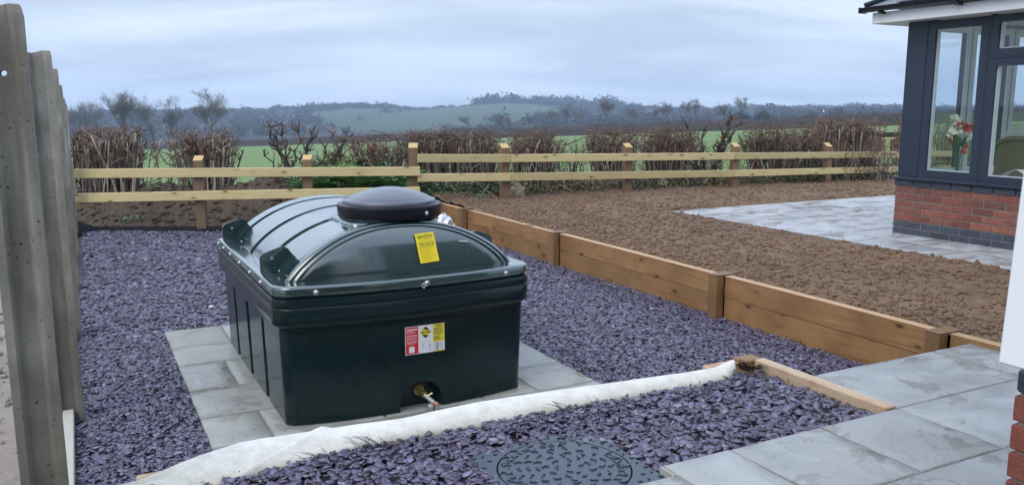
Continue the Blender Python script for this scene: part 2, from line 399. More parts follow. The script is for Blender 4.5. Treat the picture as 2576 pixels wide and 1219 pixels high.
def linermat():
    m = NT('white_fleece'); v = m.obj((1, 1, 1), False)
    f = m.noise(v, 3, 5); f2 = m.noise(v, 70, 4, 0.7)
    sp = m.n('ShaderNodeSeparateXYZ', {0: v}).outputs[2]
    # mud and the soft shadow at the roll's foot, both painted into the colour
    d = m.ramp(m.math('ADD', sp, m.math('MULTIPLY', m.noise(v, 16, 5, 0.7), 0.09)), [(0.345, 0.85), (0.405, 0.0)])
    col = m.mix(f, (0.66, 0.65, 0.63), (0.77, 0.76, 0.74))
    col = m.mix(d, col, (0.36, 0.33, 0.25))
    sm = m.ramp(m.noise(v, 26, 3, 0.7), [(0.66, 0.0), (0.70, 0.4)])
    col = m.mix(sm, col, (0.45, 0.43, 0.38))
    return m.set(col, 0.75, m.bump(f2, 0.08, 0.002))
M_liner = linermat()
M_membrane = plain('black_membrane', (0.006, 0.006, 0.008), 0.8, 0.3, 30, 0.3, Specular_IOR_Level=0.15)
def ironmat():
    m = NT('manhole_plastic'); v = m.obj((1, 1, 1), False); f = m.noise(v, 6, 5); f2 = m.noise(v, 140, 3)
    col = m.mix(f, (0.026, 0.037, 0.056), (0.050, 0.066, 0.092))
    return m.set(col, m.math('ADD', m.math('MULTIPLY', f, 0.2), 0.20), m.bump(f2, 0.15, 0.001), Specular_IOR_Level=0.6)
M_iron = ironmat()
def brickm(name, cols, mo=0.85):
    m = NT(name); oi = m.n('ShaderNodeObjectInfo'); v = m.obj()
    col = m.ramp(oi.outputs['Random'], [(i/(len(cols)-1), c) for i, c in enumerate(cols)])
    f = m.noise(v, 18, 5, 0.65); f2 = m.noise(v, 90, 3)
    col = m.mix(m.ramp(f, [(0.4, 0.0), (0.75, 0.6)]), col, tuple(x*0.6 for x in cols[0]))
    col = m.mix(m.ramp(f2, [(0.6, 0.0), (0.8, 0.3)]), col, (0.42, 0.33, 0.28))
    return m.set(col, mo, m.bump(f2, 0.6, 0.004))
M_brick = brickm('red_brick', [(0.12, 0.050, 0.042), (0.27, 0.078, 0.050), (0.21, 0.085, 0.066), (0.30, 0.105, 0.068), (0.16, 0.070, 0.060), (0.24, 0.080, 0.058)])
M_brickn = brickm('soft_red_brick', [(0.15, 0.042, 0.030), (0.22, 0.062, 0.040), (0.20, 0.055, 0.035)])
M_blueb = brickm('blue_brick', [(0.035, 0.043, 0.062), (0.050, 0.060, 0.085), (0.042, 0.048, 0.070), (0.065, 0.075, 0.10)], 0.55)
M_skin = plain('brickwork_far', (0.17, 0.06, 0.042), 0.85, 0.3, 8, 0.3)
M_bmortar = plain('brick_mortar', (0.26, 0.235, 0.205), 0.9, 0.2, 60, 0.5)
M_anth = plain('anthracite_frame', (0.024, 0.033, 0.058), 0.38, 0.08, 6, 0.0, Specular_IOR_Level=0.45)
M_upvc = plain('white_upvc', (0.78, 0.80, 0.82), 0.32, 0.02, 6)
M_cream = plain('inner_plaster', (0.52, 0.48, 0.42), 0.8, 0.05, 4)
M_gutter = plain('black_gutter', (0.012, 0.013, 0.02), 0.3, 0.1, 6)
M_rooft = plain('roof_tile', (0.17, 0.18, 0.21), 0.45, 0.25, 5, 0.3)
def glassm():
    m = NT('window_glass'); geo = m.n('ShaderNodeNewGeometry'); ior = m.math('SUBTRACT', 1.5, m.math('MULTIPLY', geo.outputs['Backfacing'], 0.8333)); fr = m.n('ShaderNodeFresnel', {'IOR': ior}); tr = m.n('ShaderNodeBsdfTransparent', {'Color': (0.90, 0.93, 0.94, 1)})
    gl = m.n('ShaderNodeBsdfGlossy', {'Color': (1, 1, 1, 1), 'Roughness': 0.01})
    f = m.math('MINIMUM', m.math('MULTIPLY', fr.outputs[0], 1.1), 0.9)
    mx_ = m.n('ShaderNodeMixShader', {0: f, 1: tr.outputs[0], 2: gl.outputs[0]}); m.l(mx_.outputs[0], m.out.inputs[0]); return m.mat
M_glass = glassm()
def wickerm():
    m = NT('wicker'); v = m.obj((1, 1, 1), False)
    w1 = m.n('ShaderNodeTexWave', {'Vector': v, 'Scale': 26.0, 'Distortion': 0.6}, bands_direction='Z').outputs['Fac']
    w2 = m.n('ShaderNodeTexWave', {'Vector': v, 'Scale': 18.0, 'Distortion': 0.6}, bands_direction='Y').outputs['Fac']
    h = m.math('MULTIPLY', w1, w2)
    return m.set(m.mix(h, (0.12, 0.085, 0.055), (0.34, 0.27, 0.19)), 0.7, m.bump(h, 0.6, 0.006))
M_wicker = wickerm()
M_cushion = plain('pale_cushion', (0.55, 0.58, 0.52), 0.9, 0.2, 16, 0.2)
M_petalw = plain('white_petals', (0.75, 0.77, 0.62), 0.6, 0.08, 20)
M_petalr = plain('red_petals', (0.55, 0.015, 0.025), 0.5, 0.2, 20)
M_stem = plain('flower_stem', (0.03, 0.075, 0.035), 0.5, 0.2, 20)
M_cloth = plain('folded_cloth', (0.70, 0.68, 0.60), 0.85, 0.06, 20)
M_clothb = plain('blue_cloth', (0.20, 0.38, 0.55), 0.85, 0.06, 20)
M_stone = plain('pale_stone', (0.42, 0.33, 0.24), 0.8, 0.25, 18, 0.5)
M_foil = plain('silver_foil', (0.62, 0.65, 0.70), 0.22, 0.1, 10, 0, Metallic=0.9)
M_darkwood = plain('wet_dark_timber', (0.035, 0.032, 0.030), 0.6, 0.3, 12)
def emis(name, col, st):
    m = NT(name); m.b.inputs['Emission Color'].default_value = (*col, 1); m.b.inputs['Emission Strength'].default_value = st; return m.mat
M_lamp = emis('lit_lamp', (1.0, 0.62, 0.25), 2.2)

# ================================================================== TERRAIN
def fieldz(X, Y): return 0.20+0.038*X-0.029*(Y-14)
ridge_px = [(-700, 300), (-100, 296), (190, 288), (330, 284), (480, 283), (600, 282), (700, 279), (780, 275), (870, 269), (960, 270), (1020, 273), (1060, 275), (1150, 270), (1200, 266), (1260, 262), (1400, 264), (1560, 272), (1700, 276), (1950, 277), (2260, 276), (2700, 276), (3300, 280)]
RX = np.array([math.atan((p[0]-1288)/2075) for p in ridge_px]); RZ = np.array([(270-p[1])/2075 for p in ridge_px])
def ridge_slope(az): return float(np.interp(az, RX, RZ))
R0, R1 = 330.0, 950.0
def hillz(az, r):
    X, Y = r*math.sin(az), r*math.cos(az)
    front = max(0.0, min(1.0, (1.25-abs(az))/0.4))
    if r <= R0: return fieldz(X, Y)*front - 1.0*(1-front)
    b0 = (fieldz(R0*math.sin(az), R0*math.cos(az))-2.0)*front-1.0*(1-front)
    zr = (CAM_H+R1*math.cos(az)*ridge_slope(az))*front + 2*(1-front)
    t = (r-R0)/(R1-R0)
    if t <= 1: s_ = t*t*(3-2*t)*0.55+t*0.45; z = b0+(zr-b0)*s_
    else: z = zr-(r-R1)*0.03
    return z + 1.6*nz(X, Y, 0, 0.006, 2)*min(1, (r-R0)/80)*max(0, 1-abs(t-1)*0.0)
def polar_mesh(name, azs, rs, zf, mat, attr=None):
    V = []; F = []; A = []
    for r in rs:
        for az in azs:
            V.append((r*math.sin(az), r*math.cos(az), zf(az, r)))
            if attr: A.append(attr(az, r))
    n = len(azs)
    for i in range(len(rs)-1):
        for j in range(n-1): F.append((i*n+j, (i)*n+j+1, (i+1)*n+j+1, (i+1)*n+j))
    F = [f[::-1] for f in F]
    me = bpy.data.meshes.new(name); me.from_pydata(V, [], F); me.materials.append(mat)
    me.polygons.foreach_set('use_smooth', [True]*len(me.polygons))
    if attr:
        at = me.attributes.new('cover', 'FLOAT', 'POINT'); at.data.foreach_set('value', A)
    return put(name, me)
azs = [R(a) for a in np.concatenate([np.arange(-180, -45, 5), np.arange(-45, 45, 1.0), np.arange(45, 181, 5)])]
def nearz(az, r):
    X, Y = r*math.sin(az), r*math.cos(az)
    if r < 12.6 or Y < 12.6: return -0.12 if abs(az) < 1.3 else -0.12
    t = max(0, min(1, (Y-12.6-0.62*max(0, X+0.5))/1.5))
    return (1-t)*-0.12 + t*(hillz(az, r))+0.02*nz(X, Y, 0, 0.5, 3)
struct(polar_mesh('field', azs, [0.5, 6, 11, 12.6, 13.2, 13.8, 14.4, 15.2, 16, 16.8, 17.6, 18.4, 19.2, 20, 21.5, 23, 25, 27, 29, 32, 40, 50, 65, 85, 110, 140, 175, 215, 260, 330], nearz, M_grass))
def dist_seg(p, a, b):
    ax, ay = a; bx, by = b; px, py = p; L = (bx-ax)**2+(by-ay)**2
    t = max(0, min(1, ((px-ax)*(bx-ax)+(py-ay)*(by-ay))/L)); return math.hypot(px-ax-t*(bx-ax), py-ay-t*(by-ay))
def cover(az, r):
    # the big pasture on the far hill, in bearing / rise along the slope
    x = 1288+2075*math.tan(az) if abs(az) < 1.2 else -9999
    t = (r-R0)/(R1-R0)
    if t > 1.03: return 0.0
    if x < 700 or x > 1420: return 0.0
    lo = np.interp(x, [700, 800, 900, 1300, 1420], [0.60, 0.42, 0.22, 0.20, 0.55])
    hi = np.interp(x, [700, 800, 900, 1050, 1100, 1250, 1330, 1420], [0.60, 0.70, 0.80, 0.88, 0.93, 0.93, 0.90, 0.62])
    if not (lo < t < hi): return 0.0
    hx = np.interp(t, [0.2, 0.9], [860, 1050])      # the hedge that divides it
    return 0.0 if abs(x-hx) < 9 else 1.0
azh = [R(a) for a in np.concatenate([np.arange(-180, -42, 6), np.arange(-42, 42, 0.25), np.arange(42, 181, 6)])]
struct(polar_mesh('hills', azh, list(np.linspace(330, 950, 42))+[1000, 1150, 1400], hillz, M_hill, cover))

def fuzzy(name, cents, sizes, nper, mat, flat=0.75, tri=0.22, seed=3, **k):
    """crowns seen from afar as clouds of small twig-sized triangles"""
    g = np.random.default_rng(seed); n = len(cents)
    c = np.repeat(np.array(cents), nper, 0); s_ = np.repeat(np.array(sizes), nper)
    d = g.normal(size=(n*nper, 3)); d /= np.linalg.norm(d, axis=1)[:, None]; rr = g.random(n*nper)**0.45
    d[:, 2] *= flat; d[:, 2] = np.abs(d[:, 2])*1.0-0.25*g.random(n*nper)
    p = c+d*(rr*s_)[:, None]
    off = g.normal(size=(n*nper, 3, 3)); V = (p[:, None, :]+off*(tri*s_)[:, None, None]*0.5)
    V = V.reshape(-1, 3); F = np.arange(len(V)).reshape(-1, 3)
    me = bpy.data.meshes.new(name); me.vertices.add(len(V)); me.vertices.foreach_set('co', V.ravel().astype(np.float32))
    me.loops.add(len(V)); me.loops.foreach_set('vertex_index', F.ravel().astype(np.int32))
    me.polygons.add(len(F)); me.polygons.foreach_set('loop_start', np.arange(0, len(V), 3, dtype=np.int32)); me.polygons.foreach_set('loop_total', np.full(len(F), 3, np.int32))
    me.update(calc_edges=True); me.materials.append(mat)
    return put(name, me, **k)
cs = []; ss = []
g_ = random.Random(5)
while len(cs) < 2700:
    x = g_.uniform(-150, 2700); az = math.atan((x-1288)/2075); t = (g_.random()**0.8*1.0 if g_.random() < 0.75 else g_.uniform(0.93, 1.02)); r = R0+(R1-R0)*t
    if cover(az, r) > 0.5: continue
    if r < 420: continue
    h = g_.uniform(3.0, 6.0)
    if t > 0.93:
        h *= 1.0 if not (1200 < x < 1560) else 1.75
        if 1040 < x < 1200: h *= 0.55
    h *= 0.7+0.8*max(0, nz(x*0.02, t*3, 7, 1.0, 2)+0.4)
    cs.append((r*math.sin(az), r*math.cos(az), hillz(az, r)+h*0.15)); ss.append(h)
stuff(tag(fuzzy('distant_woodland', cs, ss, 70, M_wood_far, 0.85, 0.23), 'bare winter woodland covering the far hillside and its ridge', 'woodland'))
cs = []; ss = []
for k in range(240):     # scrub line below the pasture, in the valley
    x = g_.uniform(1120, 2300); az = math.atan((x-1288)/2075); r = g_.uniform(300, 400)
    cs.append((r*math.sin(az), r*math.cos(az), hillz(az, r)+1.0)); ss.append(g_.uniform(2.2, 4.6)*(1.0 if x > 1100 else 0.7))
stuff(tag(fuzzy('valley_scrub', cs, ss, 170, M_wood_far, 1.1, 0.13, 9), 'misty bare scrub in the valley below the far green pasture', 'scrub'))

# haze: one closed box round the place
hb = MB(); hb.box(-1500, 1500, -1500, 1500, -70, 48)
hm = NT('valley_haze'); hm.t.nodes.remove(hm.b)
pv = hm.n('ShaderNodeVolumePrincipled', {'Density': 0.00062, 'Color': (0.58, 0.76, 1.0, 1), 'Anisotropy': 0.0}); hm.l(pv.outputs[0], hm.out.inputs['Volume'])
hz = part('haze', hb, hm.mat, None); stuff(hz); tag(hz, 'thin bluish winter haze lying over the fields and hills', 'haze')

# field hedge beyond the pasture
hp = [(-330, 430), (-64, 210), (0.9, 164), (50.4, 115), (110, 53), (140, 20)]
def hedge_run(name, pts, hgt, wid, nseg, ntw, label):
    mb = MB(); P = []
    L = [0]
    for i in range(len(pts)-1): L.append(L[-1]+math.dist(pts[i], pts[i+1]))
    def at(s_):
        for i in range(len(pts)-1):
            if s_ <= L[i+1]: t = (s_-L[i])/(L[i+1]-L[i]); break
        else: t = 1
        return (pts[i][0]+(pts[i+1][0]-pts[i][0])*t, pts[i][1]+(pts[i+1][1]-pts[i][1])*t, pts[i+1][0]-pts[i][0], pts[i+1][1]-pts[i][1])
    secs = []
    for k in range(nseg+1):
        x, y, dx, dy = at(L[-1]*k/nseg); d = math.hypot(dx, dy); nx, ny = -dy/d, dx/d; g0 = fieldz(x, y)
        hh = hgt*(1+0.16*nz(x*0.15, y*0.15, 1, 1.0, 3)); secs.append([(x+nx*o*wid/2*(1+0.15*nz(x*.3, y*.3, o*3)), y+ny*o*wid/2, g0+q*hh) for o, q in ((-1, -0.2), (-0.95, 0.6), (-0.7, 0.9), (0, 0.93), (0.7, 0.9), (0.95, 0.6), (1, -0.2))])
    n = 7; V = [p for s_ in secs for p in s_]; F = [(i*n+j, i*n+j+1, (i+1)*n+j+1, (i+1)*n+j) for i in range(nseg) for j in range(n-1)]
    mb.add(V, F)
    for k in range(ntw):
        x, y, dx, dy = at(random.random()*L[-1]); d = math.hypot(dx, dy); nx, ny = -dy/d, dx/d
        o = random.uniform(-.5, .5)*wid; q = random.random()**0.5; z0 = fieldz(x, y)+hgt*q*0.98; s_ = random.uniform(.10, .36)
        p = Vector((x+nx*o*1.1, y+ny*o*1.1, z0)); a_ = Vector((random.gauss(0, 1), random.gauss(0, 1), random.gauss(0.5, 1))).normalized()*s_
        b_ = Vector((random.gauss(0, 1), random.gauss(0, 1), random.gauss(0, 1))).normalized()*s_*0.35
        mb.add([tuple(p-b_), tuple(p+b_), tuple(p+a_)], [(0, 1, 2)])
    return tag(part(name, mb, M_hedgebulk, None), label, 'hedge')
hedge_run('field_hedge', hp, 1.75, 1.6, 260, 42000, 'long dark clipped hedge along the far side of the green field')

# ------------------------------------------------------------------ bare trees
def tree_meshes(seed, lean=0.0, spread=1.0, dens=1.0, trunkf=0.22):
    g = random.Random(seed); tb = MB(); cb = MB()
    def grow(p, d, L, r, lev):
        n = 4 if lev < 3 else 3; pts = [p.copy()]; q = p.copy(); dd = d.copy()
        for i in range(n):
            dd = (dd+Vector((g.gauss(0, .16), g.gauss(0, .16), g.gauss(0.03, .10)))).normalized(); q = q+dd*(L/n); pts.append(q.copy())
        rad = [r*(1-0.5*i/n) for i in range(n+1)]
        if lev <= 1: tb.tube(pts, rad, 6, cap=False)
        else: cb.tube(pts, rad, 4 if lev < 4 else 3, cap=False)
        if lev >= 5: return
        nc = {0: 6, 1: 5, 2: 5, 3: 5, 4: 4}[lev]; nc = max(2, int(round(nc*(dens if lev > 1 else 1))))
        for k in range(nc):
            t = g.uniform(0.35 if lev else 0.5, 1.0); idx = min(n-1, int(t*n)); s = pts[idx].lerp(pts[idx+1], t*n-idx)
            ax = Vector((g.gauss(0, 1), g.gauss(0, 1), 0)).normalized()
            ang = g.uniform(0.35, 0.85)*spread*(0.75 if lev == 0 else 1)
            nd = (dd*math.cos(ang)+ax*math.sin(ang)); nd.z = nd.z*0.9+0.2; nd.x += lean*0.3; nd.normalize()
            grow(s, nd, L*g.uniform(0.52, 0.78), max(0.0006, rad[idx]*g.uniform(0.38, 0.54)), lev+1)
    grow(Vector((0, 0, 0)), Vector((lean*0.2, 0, 1)).normalized(), 0.34, 0.018, 0)
    zs = [v[2] for v in cb.v]; H_ = max(zs)
    for b in (tb, cb): b.v = [(x/H_, y/H_, z/H_) for x, y, z in b.v]
    return tb.mesh('trunk', M_treebark), cb.mesh('crown', M_twig)
TV = [tree_meshes(21, 0, 0.85, 1.15), tree_meshes(34, 0.5, 0.9), tree_meshes(47, 0, 0.9, 1.15), tree_meshes(58, -0.4, 1.0, 1.0), tree_meshes(63, 0.2, 0.8)]
def far_tree(x, ytop, ybase, D, var, label, wide=1.0):
    ytop -= 5 if x < 600 else 2; top = ray(x, ytop, D); bs = ray(x, ybase, D); h = top.z-bs.z
    t = thing('bare_tree', label, 'tree', (bs.x, bs.y, bs.z), random.uniform(0, 6.28), 'bare winter trees beyond the field hedge')
    t.scale = (h*wide, h*wide, h)
    put('trunk', TV[var][0], t); put('crown', TV[var][1], t)
    return t
TREES = [
 (205, 252, 380, 260, 2, 'faint bare tree nearest the concrete posts, low on the left', 0.9),
 (236, 250, 382, 250, 1, 'faint slim bare tree just right of the one beside the concrete posts', 0.8),
 (325, 226, 385, 170, 0, 'broad bare tree above the left pruned hedge, left of two neighbours', 1.05),
 (388, 240, 385, 200, 3, 'bare tree in the middle of the left trio above the gap in the pruned hedge', 0.9),
 (425, 237, 385, 165, 4, 'leaning bare tree showing through the gap in the pruned hedge', 0.8),
 (536, 214, 375, 165, 2, 'tallest lone bare tree, fan-shaped, above the second pruned hedge clump', 0.95),
 (1190, 290, 330, 260, 3, 'low misty bare tree left of the fence corner post line', 1.3),
 (1262, 285, 330, 260, 2, 'low round misty bare tree below the ridge clump of woodland', 1.3),
 (1330, 292, 328, 250, 0, 'low bare tree under the right end of the far pasture', 1.2),
 (1392, 272, 328, 250, 3, 'bare tree at the right end of the far pasture, forked low', 0.9),
 (1424, 254, 326, 240, 4, 'tall slim bare tree just right of the far pasture', 0.8),
 (1455, 275, 325, 250, 1, 'small bare tree between the slim one and the broad one', 0.9),
 (1527, 248, 322, 220, 0, 'broad bare tree standing over the third fence bay', 1.0),
 (1606, 268, 318, 240, 3, 'pale spreading bare tree right of the broad one', 1.0),
 (1645, 258, 318, 240, 4, 'slim bare tree with leaning crown, first of a close pair', 0.7),
 (1675, 251, 317, 230, 2, 'round-crowned bare tree, second of a close pair', 0.9),
 (1725, 252, 314, 225, 1, 'windswept bare tree leaning right, with tufted top', 0.8),
 (1745, 245, 314, 215, 1, 'taller windswept bare tree beside the tufted one', 0.8),
 (1795, 258, 312, 230, 3, 'bare tree with two dark ivy-clad trunks, left one', 0.8),
 (1818, 262, 311, 230, 4, 'bare tree with dark ivy-clad trunk, right of its twin', 0.8),
 (1862, 240, 309, 205, 1, 'tall pointed bare tree rising from a thick bushy base', 0.85),
 (1920, 274, 306, 220, 2, 'low rounded bare tree, last before the empty skyline', 1.3),
]
for t_ in TREES: far_tree(*t_)
bushes = [(1862, 300, 205, 2.6, 'dense brown bush at the foot of the tall pointed tree'), (1918, 297, 218, 2.4, 'dense rounded bush at the right end of the tree row')]
for x, y, D, s_, lb in bushes:
    p = ray(x, y, D); o = fuzzy('bush', [(0, 0, 0)], [s_], 900, M_wood_far, 0.8, 0.13, 4); o.location = p; tag(o, lb, 'bush')

# lit lamps far off
for x, y, lb in ((2072, 279.5, 'lit street lamp glowing far off, leftmost of three on the skyline'), (2171, 281, 'lit street lamp glowing far off, middle and faintest of three'), (2179, 289, 'lit street lamp glowing just above the field hedge, lowest of three')):
    p = ray(x, y, 420); t = thing('street_lamp', lb, 'lamp', p, 0, 'distant lit lamps')
    mb = MB(); mb.tube([(0, 0, -6), (0, 0, -0.4)], 0.12, 6); part('pole', mb, M_treebark, t)
    mb = MB(); mb.lathe([(0.05, -0.25), (0.22, -0.1), (0.24, 0.05), (0.1, 0.2)], 10); part('lamp_head', mb, M_lamp, t, True)

# ================================================================== NEAR GROUND
# bare muddy ground left of the concrete fence
mb = MB()
mb.grid(lambda u, v: (lambda a, b: (a, b, -0.01+0.025*nz(a, b, 0, 1.5)))(-0.12-8*(1-u), -2+16*v), 60, 110)
o = part('bare_ground', mb, M_bare, None, True, rot=(0, 0, TH)); struct(o)
# gravel bed sheets
def gz(a, b):     # surface of the lower gravel
    return 0.0+0.008*nz(a, b, 0, 2.0, 3)
mb = MB(); mb.grid(lambda u, v: (lambda a, b: (a, b, gz(a, b)-0.018))(-0.14+4.74*u, 2.9+10.9*v), 60, 120)
struct(part('gravel_bed', mb, M_slatebed, None, True, rot=(0, 0, TH)))
UP = 0.285
mb = MB(); mb.grid(lambda u, v: (-0.14+3.35*u, 0.9+2.36*v, UP-0.02), 10, 10)
mb.box(-0.14, 3.20, 3.255, 3.262, 0.0, UP-0.03)
struct(part('upper_gravel_bed', mb, M_slatebed, None, rot=(0, 0, TH)))

def chips(name, regions, size, seed, label):
    """thousands of slate chips as one real mesh; regions = (a0,a1,b0,b1,count,zfun,exclude)"""
    g = np.random.default_rng(seed); A = []; B = []; Z = []; S = []
    for a0, a1, b0, b1, n, zf, ex, sz in regions:
        a = g.uniform(a0, a1, n); b = g.uniform(b0, b1, n); k = np.ones(n, bool)
        if ex is not None: k = ~ex(a, b)
        a, b = a[k], b[k]; A.append(a); B.append(b); Z.append(zf(a, b)+g.uniform(0, 0.016, len(a))); S.append(np.full(len(a), sz))
    A = np.concatenate(A); B = np.concatenate(B); Z = np.concatenate(Z); S = np.concatenate(S)*g.uniform(0.55, 1.35, len(A)); n = len(A)
    K = 6; ang = (np.arange(K)/K*2*np.pi)[None, :]+g.uniform(-0.42, 0.42, (n, K))+g.uniform(0, 6.28, n)[:, None]
    rad = S[:, None]*g.uniform(0.60, 1.25, (n, K)); asp = g.uniform(0.38, 0.95, n)[:, None]
    x = rad*np.cos(ang); y = rad*np.sin(ang)*asp
    th = g.uniform(0, 6.28, n)[:, None]; x, y = x*np.cos(th)-y*np.sin(th), x*np.sin(th)+y*np.cos(th)
    ta = np.abs(g.normal(0, 0.30, n))[:, None]; td = g.uniform(0, 6.28, n)[:, None]
    hgt = (x*np.cos(td)+y*np.sin(td))*np.sin(ta)
    tk = (S*g.uniform(0.10, 0.24, n))[:, None]
    top = np.stack([A[:, None]+x, B[:, None]+y, Z[:, None]+hgt+tk*0.5], 2)
    bot = np.stack([A[:, None]+x*1.06, B[:, None]+y*1.06, Z[:, None]+hgt-tk*0.5], 2)
    V = np.concatenate([top, bot], 1).reshape(-1, 3)
    base = (np.arange(n)*2*K)[:, None]
    tf = base+np.arange(K)[None, :]
    j = np.arange(K); jn = (j+1) % K
    side = np.stack([base+K+j, base+K+jn, base+jn, base+j], 2).reshape(-1, 4)
    loops = np.concatenate([tf.reshape(-1), side.reshape(-1)])
    tot = np.concatenate([np.full(n, K), np.full(len(side), 4)]); st = np.concatenate([[0], np.cumsum(tot)[:-1]])
    me = bpy.data.meshes.new(name); me.vertices.add(len(V)); me.vertices.foreach_set('co', V.ravel().astype(np.float32))
    me.loops.add(len(loops)); me.loops.foreach_set('vertex_index', loops.astype(np.int32))
    me.polygons.add(len(tot)); me.polygons.foreach_set('loop_start', st.astype(np.int32)); me.polygons.foreach_set('loop_total', tot.astype(np.int32))
    me.update(calc_edges=True)
    at = me.attributes.new('rnd', 'FLOAT', 'POINT'); at.data.foreach_set('value', np.repeat(g.random(n), 2*K).astype(np.float32))
    me.materials.append(M_slate)
    o = put(name, me, rot=(0, 0, TH)); stuff(o); return tag(o, label, 'gravel')
z0 = lambda a, b: np.zeros_like(a)
ztank = lambda a, b: (a > 0.50) & (a < 2.75) & (b < 6.63)
chips('slate_gravel', [
    (-0.11, 0.50, 3.42, 6.7, 7000, z0, None, 0.017),
    (-0.11, 4.55, 6.6, 9.3, 17500, z0, None, 0.0215),
    (0.0, 4.4, 9.3, 12.9, 13500, z0, None, 0.026),
    (2.74, 4.57, 2.98, 6.6, 17500, z0, None, 0.0185),
    (2.2, 3.3, 3.38, 4.0, 1500, z0, ztank, 0.018)], 0, 5, 'bluish purple slate chippings spread around the oil tank and along the sleeper wall')
exm = lambda a, b: ((a > 1.335) & (a < 1.935) & (b > 2.36) & (b < 2.925) & ~((a+b > 4.66) & (((a-1.62)**2+(b-2.66)**2) > 0.285**2)))
expt = lambda a, b: ((a > 1.92) & (b < 2.46)) | (b < 2.36) & (a > 1.0)
chips('slate_gravel', [
    (-0.10, 3.20, 1.6, 3.25, 12800, lambda a, b: np.full_like(a, UP), lambda a, b: exm(a, b) | expt(a, b), 0.0195),
    (0.1, 3.0, 3.08, 3.22, 1100, lambda a, b: np.full_like(a, UP+0.012), None, 0.0165)], 0, 6, 'plum coloured slate chippings in the raised bed in front of the white fleece roll')
# pale pebbles strewn among the slate
for i, (x, y, z_, lb) in enumerate([(527, 707, 0.02, 'small white pebble on the slate left of the tank'), (1993, 1151-1000+1000-0, 0.3, None)]):
    if lb is None: continue
    mb = MB(); mb.lathe([(0.006, -0.008), (0.02, -0.004), (0.022, 0.003), (0.012, 0.012), (0.003, 0.014)], 8)
    p = W(*AB(*ray(x, y, 7.05).xy)); o = part('pebble', mb, M_cloth, None, True); o.location = (ray(x, y, 6.9).x, 6.9, 0.03); tag(o, lb, 'pebble')

# bank of dug soil behind the left fence
def bankz(X, Y):
    t = max(0, min(1, (Y-11.55)/1.35)); t = t*t*(3-2*t)
    z = -0.02+0.40*t+0.10*nz(X, Y, 0, 1.6, 6)*t+0.045*nz(X, Y, 3, 7, 5)*min(1, t*4)
    z += 0.22*math.exp(-((X+3.7)/0.6)**2-((Y-13.2)/0.45)**2)+0.15*math.exp(-((X+5.4)/0.8)**2-((Y-12.9)/0.4)**2)
    t2 = max(0, min(1, (Y-13.3)/0.9)); return z-(z-fieldz(X, Y)-0.02)*t2
mb = MB(); mb.grid(lambda u, v: (lambda X, Y: (X, Y, bankz(X, Y)))(-9.5+10.2*u, 11.45+3.1*v), 230, 80)
struct(part('soil_bank', mb, M_bank, None, True))
# tilled soil of the garden
def fence_b(a): return 10.95-0.07*(a-5.6)
def soilz(a, b):
    z = 0.335+0.05*max(0, min(1, (b-8.5)/2.5))
    r = mnoise.fractal(Vector((a*5.5, b*5.5, 0)), 0.9, 2.1, 5)
    z += 0.014*r+0.018*nz(a, b, 9, 1.1, 2)+0.007*mnoise.fractal(Vector((a*23, b*23, 4)), 0.6, 2.3, 3)
    if a < 4.8: z -= (4.8-a)*0.12
    if a > 6.98 and b < 8.98: z -= 0.10*min(1, min(a-6.98, 8.98-b)/0.05)
    if b > 11.0: z += 0.05*min(1, (b-11)/0.5)
    return z
mb = MB()
na, nb = 330, 400
mb.grid(lambda u, v: (lambda a, b: (a, b, soilz(a, b)))(4.66+13.5*u**1.3, 1.6+10.9*v), na, nb)
struct(part('tilled_soil', mb, M_soil, None, True, rot=(0, 0, TH)))
def lumps(name, pts, sizes, mat, label, cat, seed=1):
    g = np.random.default_rng(seed); n = len(pts)
    bm = bmesh.new(); bmesh.ops.create_icosphere(bm, subdivisions=1, radius=1.0)
    bv = np.array([v.co[:] for v in bm.verts]); bf = np.array([[v.index for v in f.verts] for f in bm.faces]); bm.free()
    P = np.array(pts); V = bv[None]*(1+g.uniform(-0.38, 0.38, (n, len(bv), 1)))
    V = V*np.array(sizes)[:, None, None]*g.uniform(0.6, 1.2, (n, 1, 3))*np.array([1, 1, 0.7])+P[:, None, :]
    F = (bf[None]+(np.arange(n)*len(bv))[:, None, None]).reshape(-1, 3)
    me = bpy.data.meshes.new(name); me.vertices.add(n*len(bv)); me.vertices.foreach_set('co', V.ravel().astype(np.float32))
    me.loops.add(F.size); me.loops.foreach_set('vertex_index', F.ravel().astype(np.int32))
    me.polygons.add(len(F)); me.polygons.foreach_set('loop_start', np.arange(0, F.size, 3, dtype=np.int32)); me.polygons.foreach_set('loop_total', np.full(len(F), 3, np.int32))
    me.update(calc_edges=True); me.materials.append(mat)
    o = put(name, me); stuff(o); return tag(o, label, cat)
g_ = random.Random(9); pts = []; szs = []
while len(pts) < 24000:
    a = 4.72+g_.random()**1.3*8.2; b = g_.uniform(2.2, 11.4)
    if a > 7.0 and b < 8.95: continue
    if a > 7.0 and g_.random() < 0.2: continue
    p = W(a, b); pts.append((p.x, p.y, soilz(a, b)+0.004)); szs.append(0.005+0.030*g_.random()**6)
lumps('soil_clods', pts, szs, M_soil, 'loose brown clods scattered over the tilled soil', 'soil')
pts = []; szs = []
for k in range(5200):
    X = g_.uniform(-8, 0.3); Y = g_.uniform(11.6, 13.5); pts.append((X, Y, bankz(X, Y))); szs.append(0.010+0.070*g_.random()**5)
lumps('bank_rubble', pts, szs, M_bank, 'stones and clods lying on the dug bank behind the left fence', 'rubble', 4)

pts = []; szs = []
for k in range(1600):
    a = -0.2-2.2*g_.random(); b = g_.uniform(1.5, 9); p = W(a, b); pts.append((p.x, p.y, 0.0+0.025*nz(a, b, 0, 1.5))); szs.append(0.008+0.05*g_.random()**6)
lumps('bare_rubble', pts, szs, M_bare, 'small stones and crumbs on the bare ground left of the concrete posts', 'rubble', 8)

